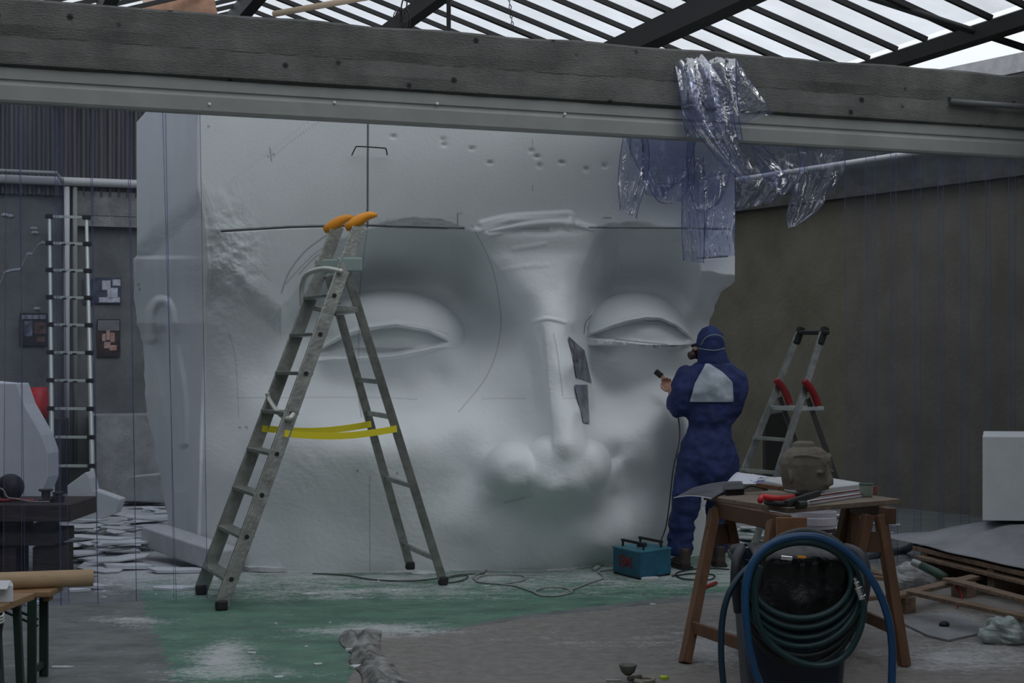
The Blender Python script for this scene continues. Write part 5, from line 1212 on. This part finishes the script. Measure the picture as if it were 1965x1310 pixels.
# upright and leaning pieces at the left
def solid(name, quad_px, Y, th, m, label, cat, dz=None, back=None):
    """outline given at distance Y, run back by th: a cut block"""
    front = [P(x, y, Y) for x, y in quad_px]
    for v in front: v.z = max(v.z, 0)
    vs = front+[v+V(0, th, 0) for v in front]; n = len(front)
    o = MB().add(vs, [tuple(range(n)), tuple(range(2*n-1, n-1, -1))]+[(i, (i+1) % n, n+(i+1) % n, n+i) for i in range(n)]).build(name, m, bevel=.01); return tag(o, label, cat)
solid('foam_slab', [(-60,728),(12,735),(32,735),(46,775),(80,835),(92,870),(92,915),(80,945),(80,1015),(-60,1015)], 13.8, .35, M_foam, 'tall white foam slab standing at the left edge behind the dark timber stack', 'foam slab')
solid('foam_shard', [(128,932),(165,905),(172,918),(178,945),(188,985),(160,1002),(130,1005)], 14.4, .25, M_foam, 'pointed white foam shard standing upright below the telescopic ladder', 'foam shard')
solid('foam_shard', [(180,940),(232,958),(222,985),(185,1000),(160,1003)], 14.2, .2, M_foam, 'low wedge of white foam leaning right of the pointed shard', 'foam shard')
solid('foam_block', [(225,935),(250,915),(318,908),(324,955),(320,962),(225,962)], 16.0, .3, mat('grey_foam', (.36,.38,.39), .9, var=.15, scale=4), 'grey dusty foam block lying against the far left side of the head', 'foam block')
a, b_ = G(292,1058), G(415,1108)
M1 = MB(); pts = [P(277,1010,11.9), P(312,1003,12.1), P(478,1075,11.0), P(482,1098,10.98), P(440,1108,10.7), P(300,1070,11.75)]
fb = MB().bar(V(-2.69,11.75,.17), V(-1.96,10.86,.09), .22, .15).build('foam_bar', mat('pale_grey_foam', (.50,.52,.54), .85, var=.08), bevel=.012)  # foam a little greyer than the scraps
tag(fb, 'long square-cut grey foam beam lying slanted behind the left ladder rails', 'foam beam')
# ------------------------------------------------------------ back wall at the left: prints, pipes, red bag
def wall_pt(px, py, off=.03):
    k = (px-CX)/F; Y = (T_BACK-off)/(N.x*k+N.y); return P(px, py, Y)
def wall_quad(name, x0, y0, x1, y1, m, label, cat, off=.03, parent=None, th=.004):
    q = [wall_pt(x0, y1, off), wall_pt(x1, y1, off), wall_pt(x1, y0, off), wall_pt(x0, y0, off)]
    vs = q+[v+N*th for v in q]
    o = MB().add(vs, [(0,1,2,3),(7,6,5,4),(0,4,5,1),(1,5,6,2),(2,6,7,3),(3,7,4,0)]).build(name, m, parent); 
    return tag(o, label, cat) if parent is None else o
def blotch(name, c1, c2, sc):
    return mat(name, c1, .5, col2=c2, scale=sc)
w1 = wall_quad('poster', 38, 600, 92, 663, blotch('dark_news_print', (.015,.017,.025), (.06,.055,.06), 13), 'dark newspaper poster with a pale headline on the wall left of the telescopic ladder', 'poster')
wall_quad('headline', 41, 604, 88, 612, mat('headline_grey', (.38,.40,.48), .6, col2=(.06,.06,.08), scale=26, stretch=(3, 3, .2)), None, None, .036, w1)
wall_quad('picture', 47, 616, 62, 645, mat('print_pale', (.25,.28,.36), .6, col2=(.04,.04,.06), scale=9), None, None, .036, w1)
for a_ in ((66,618,88,640),(70,645,86,656)): wall_quad('picture', *a_, mat('print_brownish', (.20,.12,.09), .6, col2=(.03,.03,.03), scale=12), None, None, .036, w1)
w2 = wall_quad('poster', 160, 532, 233, 582, blotch('blue_white_print', (.02,.03,.06), (.10,.11,.16), 9), 'blue and white photo poster on the wall, upper one right of the telescopic ladder', 'poster')
w3 = wall_quad('poster', 186, 612, 231, 684, blotch('reddish_print', (.015,.015,.02), (.07,.045,.04), 12), 'reddish group photo poster on the wall, below the blue and white one', 'poster')
for a_ in ((196,538,212,556),(206,552,226,572),(216,536,231,548),(190,570,230,580)): wall_quad('picture', *a_, mat('print_white', (.50,.52,.60), .6, var=.3, scale=15), None, None, .036, w2)
for k_, a_ in enumerate(((196,640,203,654),(204,634,211,652),(212,638,220,656),(200,656,212,668),(210,662,224,672))): wall_quad('picture', *a_, mat('print_skin', (.42,.17,.12), .6, col2=(.5,.42,.38), scale=18), None, None, .036, w3)
wall_quad('sky_area', 188, 614, 229, 634, mat('pale_grey_print', (.17,.18,.19), .6, var=.2), None, None, .036, w3)
for x, lb, r_ in ((128, 'left', .035), (144, 'right', .028)):
    tp = P(x, 352, wall_pt(x, 352, .09).y)
    o = MB().tube([V(tp.x, tp.y, 3.52), V(tp.x, tp.y, .9 if 0 else .3)], r_, 10).build('wall_pipe', M_pipe if x == 128 else mat('grey_pipe', (.26,.27,.27), .6), None, smooth=True); tag(o, lb+' one of two upright pipes on the back wall behind the telescopic ladder', 'pipe')
hp = MB().tube([ST(-1.4, T_BACK-.11, 3.58), ST(5.8, T_BACK-.11, 3.58)], .05, 12).build('wall_pipe', M_pipe, None, smooth=True); tag(hp, 'long pale horizontal pipe under the dark ribbed cladding of the back wall', 'pipe')
hp = MB().tube([ST(-1.4, T_BACK-.22, 3.66), ST(1.25, T_BACK-.22, 3.66), ST(1.32, T_BACK-.22, 3.55)], .022, 10).build('wall_pipe', mat('thin_pipe', (.30,.31,.31), .5), None, smooth=True); tag(hp, 'thinner pipe running just above the long pale horizontal pipe', 'pipe')
cw = MB().tube(spline([P(244,190,10.05), P(258,203,10.05), P(272,208,10.05), P(295,206,10.05), P(315,198,10.05)], 6), .007, 6).build('loose_cable', mat('white_cable', (.55,.55,.55), .5), None, smooth=True); tag(cw, 'short white cable sagging from the rail at the top left', 'cable')
# plaster crack: pale filler lines in the wall
ckm = MB(); rnd = random.Random(5); path = [(-4,555),(8,522),(20,518),(38,516),(46,500),(52,486),(62,486),(70,472),(80,464),(92,467)]
for i in range(len(path)-1):
    a, b_ = path[i], path[i+1]; w_ = rnd.uniform(2, 5)
    q = [wall_pt(a[0], a[1]-w_/2, .006), wall_pt(b_[0], b_[1]-w_/2, .006), wall_pt(b_[0], b_[1]+w_/2, .006), wall_pt(a[0], a[1]+w_/2, .006)]; ckm.add(q+[v+N*.02 for v in q], [(0,1,2,3),(4,7,6,5),(0,4,5,1),(1,5,6,2),(2,6,7,3),(3,7,4,0)])
for x, y in ((18,414),(8,412),(64,438),(66,446),(70,592)):
    p_ = wall_pt(x, y, .004); ckm.ball(p_, (.05, .012, .02), 8, 6)
struct(ckm.build('trim_6', mat('pale_filler', (.34,.37,.39), .9, var=.3, scale=12)))
rb = MB(); c = P(72, 775, 17.6); rb.loft([(V(c.x,c.y,.85), V(.15,0,0), V(0,.12,0)), (V(c.x-.02,c.y,1.0), V(.17,0,0), V(0,.13,0)), (V(c.x,c.y,1.1), V(.13,0,0), V(0,.1,0)), (V(c.x+.02,c.y,1.2), V(.09,0,0), V(0,.06,0))], 14)
tag(rb.build('red_bag', mat('red_bag_plastic', (.55,.015,.015), .5, col2=(.48,.05,.05), scale=5), None, smooth=True, bevel=0), 'red plastic bag standing on a ledge behind the telescopic ladder', 'bag')
tag(MB().box((c.x, c.y+.0, .425), (.62, .3, .85)).build('grey_cabinet', mat('dark_grey_cabinet', (.05,.055,.06), .7, var=.2), bevel=.01), 'dark grey low cabinet by the back wall under the red bag', 'cabinet')
# ------------------------------------------------------------ dark timber stack with clutter at the left
M_tim = mat('old_dark_timber', (.022,.016,.013), .8, col2=(.06,.045,.038), scale=5, stretch=(1, 6, 6), bump=.5, bscale=12)
def tim(x0, y0, x1, y1, Y, dep, label, rz=.0):
    a, b_ = P(x0, y1, Y), P(x1, y0, Y); return tag(MB().box(((a.x+b_.x)/2, Y+dep/2, (a.z+b_.z)/2), (b_.x-a.x, dep, b_.z-a.z), Matrix.Rotation(rz, 3, 'Z')).build('timber', M_tim, bevel=.008), label, 'timber')
tim(-60, 968, 134, 1001, 10.6, .7, 'thick dark timber beam on top of the stack at the left edge')
tim(-60, 1022, 104, 1047, 10.7, .5, 'dark timber board in the middle of the stack at the left edge')
tim(-50, 1003, 40, 1021, 10.8, .3, 'short dark packing timber between top beam and middle board', 0)
tim(64, 1003, 90, 1021, 10.8, .3, 'small dark block right of the short packing timber', 0)
tim(62, 1049, 118, 1109, 10.75, .3, 'dark square block under the right end of the timber stack', 0)
tim(-60, 1049, 30, 1109, 10.75, .3, 'dark square block under the left end of the timber stack', 0)
zt = 1.45-268*10.6/3000
bl = MB(); bc = V((20-CX)/F*10.9, 10.9, zt+.095); bl.ball(bc, .095, 20, 14); bo = tag(bl.build('black_ball', mat('dull_black_rubber', (.018,.015,.018), .6, bump=.3), None, smooth=True), 'round black rubber ball lying on top of the dark timber stack', 'ball')
o = MB(); tp = P(88, 950, 10.8); o.lathe([(.05,0),(.055,.02),(.03,.03),(.03,.07),(.05,.08),(.05,.09)], (tp.x, tp.y, zt), 16); tag(o.build('small_motor', mat('dark_iron', (.06,.055,.05), .5, .4)), 'small dark iron motor part on the timber stack below the ladder', 'machine part')
o = MB(); tp = P(112, 950, 10.8); o.lathe([(.04,0),(.045,.04),(.02,.05),(.04,.06),(.04,.07)], (tp.x, tp.y, zt), 14); tag(o.build('small_reel', mat('dark_iron', (.06,.055,.05), .5, .4)), 'small dark metal reel at the right end of the timber stack', 'reel')
o = MB().tube(spline([V((x-CX)/F*10.75, 10.75+dy, zt+.014+dz) for x, dy, dz in ((-10,0,0),(15,.04,.0),(35,-.02,.01),(48,.0,.0),(64,.02,0))], 6), .012, 8); tag(o.build('red_cable', M_red, None, smooth=True), 'red and black cable lying in front of the black ball', 'cable')
o = MB().tube(spline([V((x-CX)/F*10.7, 10.7, zt+.012+dz) for x, dz in ((-8,.10),(6,.08),(14,.03),(30,.02),(60,.0),(95,.0))], 6), .006, 6); tag(o.build('thin_cable', mat('beige_cable', (.30,.27,.22), .6), None, smooth=True), 'thin beige cable trailing along the front of the timber stack', 'cable')
# ------------------------------------------------------------ benches and cardboard tube at the lower left
M_card = mat('cardboard', (.36,.25,.15), .75, col2=(.43,.31,.19), scale=3, stretch=(1, 8, 8))
M_gleg = mat('dark_green_metal', (.010,.028,.022), .5)
tbp = empty('cardboard_tube', P(90, 1112, 7.1), 'thick cardboard tube lying across the narrow bench at the lower left', 'tube')
ta, tb_ = P(-70, 1117, 7.1), P(178, 1108, 7.3)
MB().tube([ta, tb_], .040, 24).build('body', M_card, tbp, smooth=False)
MB().tube([tb_-(tb_-ta)*.002, tb_+(tb_-ta)*.004], .026, 20).build('hollow_shade_disc', mat('card_hollow_shade', (.16,.10,.06), .9), tbp)  # dark disc on the solid end paints the shade of a hollow
zb = P(90, 1112, 7.18).z-.042
bn = empty('bench', P(40, 1300, 7.2), 'narrow folding bench with dark green metal legs carrying the cardboard tube', 'bench')
MB().slab([V(-2.9,7.05,0), V(-2.1,7.1,0), V(-2.1,7.32,0), V(-2.9,7.30,0)], zb-.028, zb).build('board', mat('bench_board', (.27,.16,.08), .5, var=.15, stretch=(1, 6, 6)), bn, bevel=.006)
for x, y in ((-2.18, 7.1), (-2.18, 7.28)): MB().bar(V(x, y, 0), V(x, y, zb-.028), .040, .018, (0, 1, 0)).build('leg', M_gleg, bn, bevel=.002)
MB().bar(V(-2.18,7.1,.06), V(-2.18,7.28,.06), .015, .03).build('cross_bar', M_gleg, bn)
for dz in (0, .03): MB().bar(V(-2.18,7.19,.20-dz+.08), V(-2.42,7.19,zb-.04-dz), .01, .01).build('brace', M_gleg, bn)
tag(MB().box(P(92, 1142, 7.15), (.03, .05, .045)).build('wood_wedge', M_leg), 'small orange wooden wedge under the cardboard tube near its end', 'wedge')
tn = empty('bench', V(-2.15, 6.5, 0), 'second wooden bench at the lower left corner holding the white box', 'bench')
zb2 = 1.45-450*6.55/3000
MB().slab([V(-2.6,6.2,0), V(-2.09,6.30,0), V(-2.06,6.75,0), V(-2.6,6.75,0)], zb2-.03, zb2).build('board', mat('bench_board', (.27,.16,.08), .5), tn, bevel=.004)
for y in (6.4, 6.66): MB().bar(V(-2.09, y, 0), V(-2.11, y, zb2-.03), .03, .03, (0, 1, 0)).build('leg', M_gleg, tn, bevel=.002)
wb_ = empty('white_box', V(-2.13, 6.5, zb2), 'open white paper box standing on the second bench at the left edge', 'box')
MB().box((-2.135, 6.52, zb2+.035), (.10, .12, .07), Matrix.Rotation(.35, 3, 'Z')).build('body', M_white, wb_, bevel=.003)
MB().box((-2.12, 6.45, zb2+.075), (.09, .06, .004), Matrix.Rotation(.5, 3, 'X')).build('flap', M_white, wb_)
o = MB()
for k in range(3): o.tube([V(-2.11+.035*math.cos(a), 6.36+.07*math.sin(a)-.03*0, zb2-.02-.012*k-.02*math.cos(a)) for a in np.linspace(0, 6.28, 20)], .005, 6, caps=False)
tag(o.build('cable_coil', mat('white_cable', (.55,.55,.55), .5), None, smooth=True), 'small coil of white cable hanging at the end of the second bench', 'cable')
o = MB().tube(spline([V(-2.09, 6.40, zb2-.05), V(-2.10, 6.37, .25), V(-2.07, 6.35, .12), V(-2.11, 6.33, .0)], 8), .012, 8); tag(o.build('black_cable', M_rub, None, smooth=True), 'thick black cable hanging down beside the second bench leg', 'cable')
tag(MB().box((-2.085, 6.30, .155), (.016, .016, .03)).build('cable_tag', M_white), 'small white tag hanging on the black cable at the lower left', 'tag')
# ------------------------------------------------------------ torn edge of the grey ground cloth
def crumple():
    path = spline([G(x, y) for x, y in ((705,1212),(700,1235),(715,1262),(735,1290),(770,1330))], 10); nu = 22; vs = []; fs = []
    for j, p_ in enumerate(path):
        for i in range(nu+1):
            u = i/nu; wd_ = .10+.06*nz(j*.09, 3); x = p_.x+(u-.62)*wd_*2; y = p_.y+.03*nz(u*4, j*.3)
            z = max(0, .065*min(1, .15+j/9)*math.sin(math.pi*u)**1.2*(.2+1.5*abs(nz(u*2.2, j*.11, 4))+.25*abs(nz(u*5, j*.3, 2)))) + .004
            if i in (0, nu): z = .002
            vs.append(V(x, y, z))
    for j in range(len(path)-1):
        for i in range(nu): c = j*(nu+1)+i; fs.append((c, c+1, c+nu+2, c+nu+1))
    o = MB().add(vs, fs).build('ground_cloth', mat('dirty_grey_cloth', (.035,.033,.03), .9, col2=(.36,.36,.35), scale=9), None, smooth=True, fix=False)
    so = o.modifiers.new('thickness', 'SOLIDIFY'); so.thickness = .003
    tag(o, 'crumpled torn edge of dirty grey cloth on the floor at the bottom centre', 'cloth')
crumple()
for i, (x, y, s_) in enumerate(((700,1222,.05),(690,1282,.055),(672,1250,.03))): scrap(x, y, s_, .015, 400+i, ('white foam bit at the upper end of the torn cloth edge', 'white foam bit at the lower left of the torn cloth edge', 'smallest white foam bit left of the torn cloth edge')[i], None, .5)
# small things at the bottom edge
cu = empty('hose_nozzle', G(1200, 1305), 'dull grey cup-shaped nozzle lying at the bottom edge of the photo', 'nozzle')
cg_ = G(1205, 1308); MB().lathe([(.012,0),(.03,.015),(.042,.045),(.040,.05),(.03,.048),(.01,.02)], cg_+V(0,.0,.03), 18).build('bowl', mat('dull_olive_metal', (.12,.12,.10), .5, .3), cu, smooth=True)
MB().tube([cg_+V(.012*k_, -.03+.01*k_, .02) for k_ in range(6)], .012, 8).build('neck', mat('dull_olive_metal', (.12,.12,.10), .5, .3), cu)
MB().tube(spline([cg_+V(.02,0,.01), cg_+V(.08,-.05,.012), cg_+V(.12,.0,.012), cg_+V(.08,.04,.012), cg_+V(.03,-.03,.012), cg_+V(.06,-.09,.012)], 8), .008, 8).build('tail', mat('beige_cable', (.30,.27,.22), .6), cu, smooth=True)
MB().tube([cg_+V(-.03,-.02,.012), cg_+V(-.10,-.01,.01)], .006, 8).build('rod', M_alu, cu)
tag(scrap_mesh(7, .03, .015).build('yellow_lump', mat('yellow_green_plastic', (.45,.60,.03), .5)), 'tiny yellow-green lump on the floor at the bottom edge', 'lump').location = G(1275, 1303)
rt = empty('red_cutter', G(1358, 1124), 'small tool with red handle lying on the floor between the trestle legs', 'tool')
MB().tube([G(1350,1127,.012), G(1374,1118,.014)], .013, 8).build('handle', M_red, rt, smooth=True)
MB().bar(G(1338,1133,.008), G(1351,1126,.01), .03, .008).build('blade', M_alu, rt)
# ------------------------------------------------------------ right side: pallets, tarp, foam block
M_pal = mat('pallet_wood', (.13,.085,.055), .8, col2=(.24,.165,.115), scale=4, stretch=(1, 6, 6), bump=.2)
def pallet():
    root = empty('pallet', (3.0, 9.6, 0), 'brown wooden pallet with long slats half covered by the grey sheet', 'pallet')
    for (x0, y0), (x1, y1) in (((1767,1068),(1965,1116)), ((1820,1111),(1965,1150)), ((1751,1136),(1965,1183))):
        a, b_ = G(x0, y0, .14), G(x1, y1, .14); MB().bar(a, a.lerp(b_, 1.5), .085, .022).build('slat', M_pal, root, bevel=.003)
    a, b_ = G(1721, 1144, .105), G(1909, 1098, .105); d = (G(1965,1150,.14)-G(1820,1111,.14)).normalized()
    for k, t_ in enumerate((0, 1.75)):
        p_, q = a+d*t_-V(.02,0,0), a.lerp(b_, 1.35)+d*t_
        MB().bar(p_, q, .09, .022).build('stringer', M_pal, root, bevel=.003)
        for f in (.06, .5, .94): c = p_.lerp(q, f); MB().box((c.x, c.y, .047), (.10, .12, .094), Matrix.Rotation(.7, 3, 'Z')).build('block', M_pal, root, bevel=.004)
pallet()
E1, E2 = G(1748, 1043, .215), G(1965, 1093, .215); ED = (E2-E1).normalized(); EN = V(-ED.y, ED.x, 0); EN = EN if EN.x > 0 else -EN
tag(MB().bar(E1+EN*.06-V(0,0,.03), E2+ED*.9+EN*.06-V(0,0,.03), .10, .03).build('plank', M_pal, bevel=.003), 'brown plank running under the near edge of the grey sheet', 'plank')
tag(MB().bar(E1+EN*.6-V(0,0,.03), E2+ED*.9+EN*.6-V(0,0,.03), .10, .03).build('plank', M_pal, bevel=.003), 'brown plank hidden deeper under the grey sheet', 'plank')
for k, t_ in enumerate((.15, 1.0)):
    c = E1+ED*t_+EN*.35; tag(MB().bar(V(c.x,c.y,.085)-EN*.33, V(c.x,c.y,.085)+EN*.5, .08, .16).build('bearer', M_pal), 'squared timber bearer under the grey sheet, '+('far', 'near')[k]+' one', 'bearer')
def tarp():
    nu, nv = 46, 34; vs = []; fs = []
    for j in range(nv+1):
        v = j/nv
        for i in range(nu+1):
            u = i/nu; p_ = (E1-ED*.55).lerp(E2+ED*.8, u)+EN*(1.9*v)
            p_ += EN*(.05*nz(u*6, 2)*(1-v))
            rise = .165*float(sstep(.0, .30, v))*float(sstep(-.05, .30, u))
            p_.z = .222+rise+.020*nz(u*5, v*4)*min(1, v*4)+.010*nz(u*13, v*9, 2)*min(1, v*6)+.012*abs(nz(u*3+v*4, 7))*min(1, v*5)
            vs.append(p_)
    for j in range(nv):
        for i in range(nu): c = j*(nu+1)+i; fs.append((c, c+1, c+nu+2, c+nu+1))
    o = MB().add(vs, fs).build('cover_sheet', mat('dusty_grey_sheet', (.20,.205,.22), .6, col2=(.31,.315,.33), scale=2.5, bump=.2), None, smooth=True, fix=False)
    so = o.modifiers.new('thickness', 'SOLIDIFY'); so.thickness = .004
    tag(o, 'dusty grey plastic sheet spread over planks under the white block', 'sheet')
tarp()
fb = MB().slab([V(3.16, 10.5, 0), V(4.4, 10.36, 0), V(4.7, 11.2, 0), V(3.42, 11.34, 0)], .405, 1.45-137*10.5/3000).build('foam_block', M_foam, bevel=.006)
tag(fb, 'large square white foam block standing on the grey sheet at the right edge', 'foam block')
# bag and grinder on the floor by the pallet
def blob(name, c, R, m, label, cat, seed=0, amp=.25, fl_=True):
    mb = MB(); mb.ball((0, 0, 0), R, 30, 20); vs = []
    for v in mb.v:
        v = Vector(v); n_ = 1+amp*nz(v.x/R[0]*1.3+seed, v.y/R[1]*1.3, v.z/R[2]*1.3)+amp*.6*nz(v.x/R[0]*3+seed, v.y/R[1]*3, v.z/R[2]*3); v = v*n_; v.z = max(v.z, -R[2]*.75); vs.append(Vector(c)+v+V(0, 0, R[2]*.75))
    mb.v = [tuple(v) for v in vs]; return tag(mb.build(name, m, None, smooth=False), label, cat)
g_ = G(1752, 1132)
bag = blob('white_bag', g_+V(0, .05, 0), (.145, .13, .095), mat('white_bag_plastic', (.36,.36,.36), .5, col2=(.20,.20,.21), scale=7), 'crumpled white plastic bag on the floor left of the pallet', 'bag', 1)
gr = empty('angle_grinder', G(1800, 1122), 'angle grinder with green grip and red cord lying by the white bag', 'power tool')
MB().tube([P(1768,1085,9.95), P(1800,1100,9.85), P(1815,1108,9.8)], .028, 12, rad=[.026,.03,.024]).build('body', mat('green_grip', (.03,.07,.05), .5), gr, smooth=True)
MB().tube([P(1752,1078,10.0), P(1768,1085,9.95)], .024, 10).build('head', M_alu, gr)
MB().tube(spline([P(1815,1108,9.8), P(1832,1122,9.75), P(1845,1145,9.6), P(1840,1160,9.45), P(1828,1182,9.1), P(1812,1195,8.85)], 8), .008, 8).build('cord', M_red, gr, smooth=True)
tag(MB().ball(G(1812,1198,.02), (.03,.03,.02), 10, 8).build('black_plug', M_rub, None, smooth=True), 'small black plug at the end of the red cord on the floor sheet', 'plug')
ws = MB().slab([G(x, y) for x, y in ((1735,1200),(1760,1182),(1830,1178),(1892,1205),(1880,1218),(1820,1231),(1780,1222))], .002, .012).build('floor_sheet', mat('pale_card', (.30,.305,.32), .8, col2=(.22,.22,.23), scale=5)); tag(ws, 'flat pale sheet of board lying on the floor in front of the pallet', 'board')
blob('clear_bag', G(1928, 1232), (.12, .10, .075), mat('milky_green_film', (.30,.36,.34), .35, col2=(.42,.47,.46), scale=10), 'crumpled milky green plastic bag on the floor at the right edge', 'bag', 5, .4)
hs = MB().tube(spline([P(1640,1078,11.6), G(1690,1062,.03), G(1735,1055,.03), P(1760,1040,11.5)], 8), .03, 8); tag(hs.build('dark_pipe', mat('dull_grey_hose', (.045,.055,.055), .5), None, smooth=True), 'dark flexible pipe lying on the floor left of the grey sheet', 'pipe')
for i, (x0, y0, x1, y1) in enumerate(((1650,1090,1735,1115),(1655,1105,1720,1112),(1640,1150,1725,1140))):
    tag(MB().bar(G(x0, y0, .012), G(x1, y1, .012), .06, .022).build('batten', M_pal, bevel=.002), 'loose brown batten on the floor between trestle and pallet, '+('rearmost', 'middle', 'nearest')[i], 'batten')
# dark column of things behind the small ladder
solid('leaning_board', [(1470,795),(1500,790),(1512,800),(1510,960),(1470,960)], 14.2, .2, mat('blackish_panel', (.02,.02,.018), .8), 'dark narrow board standing behind the small ladder', 'board')
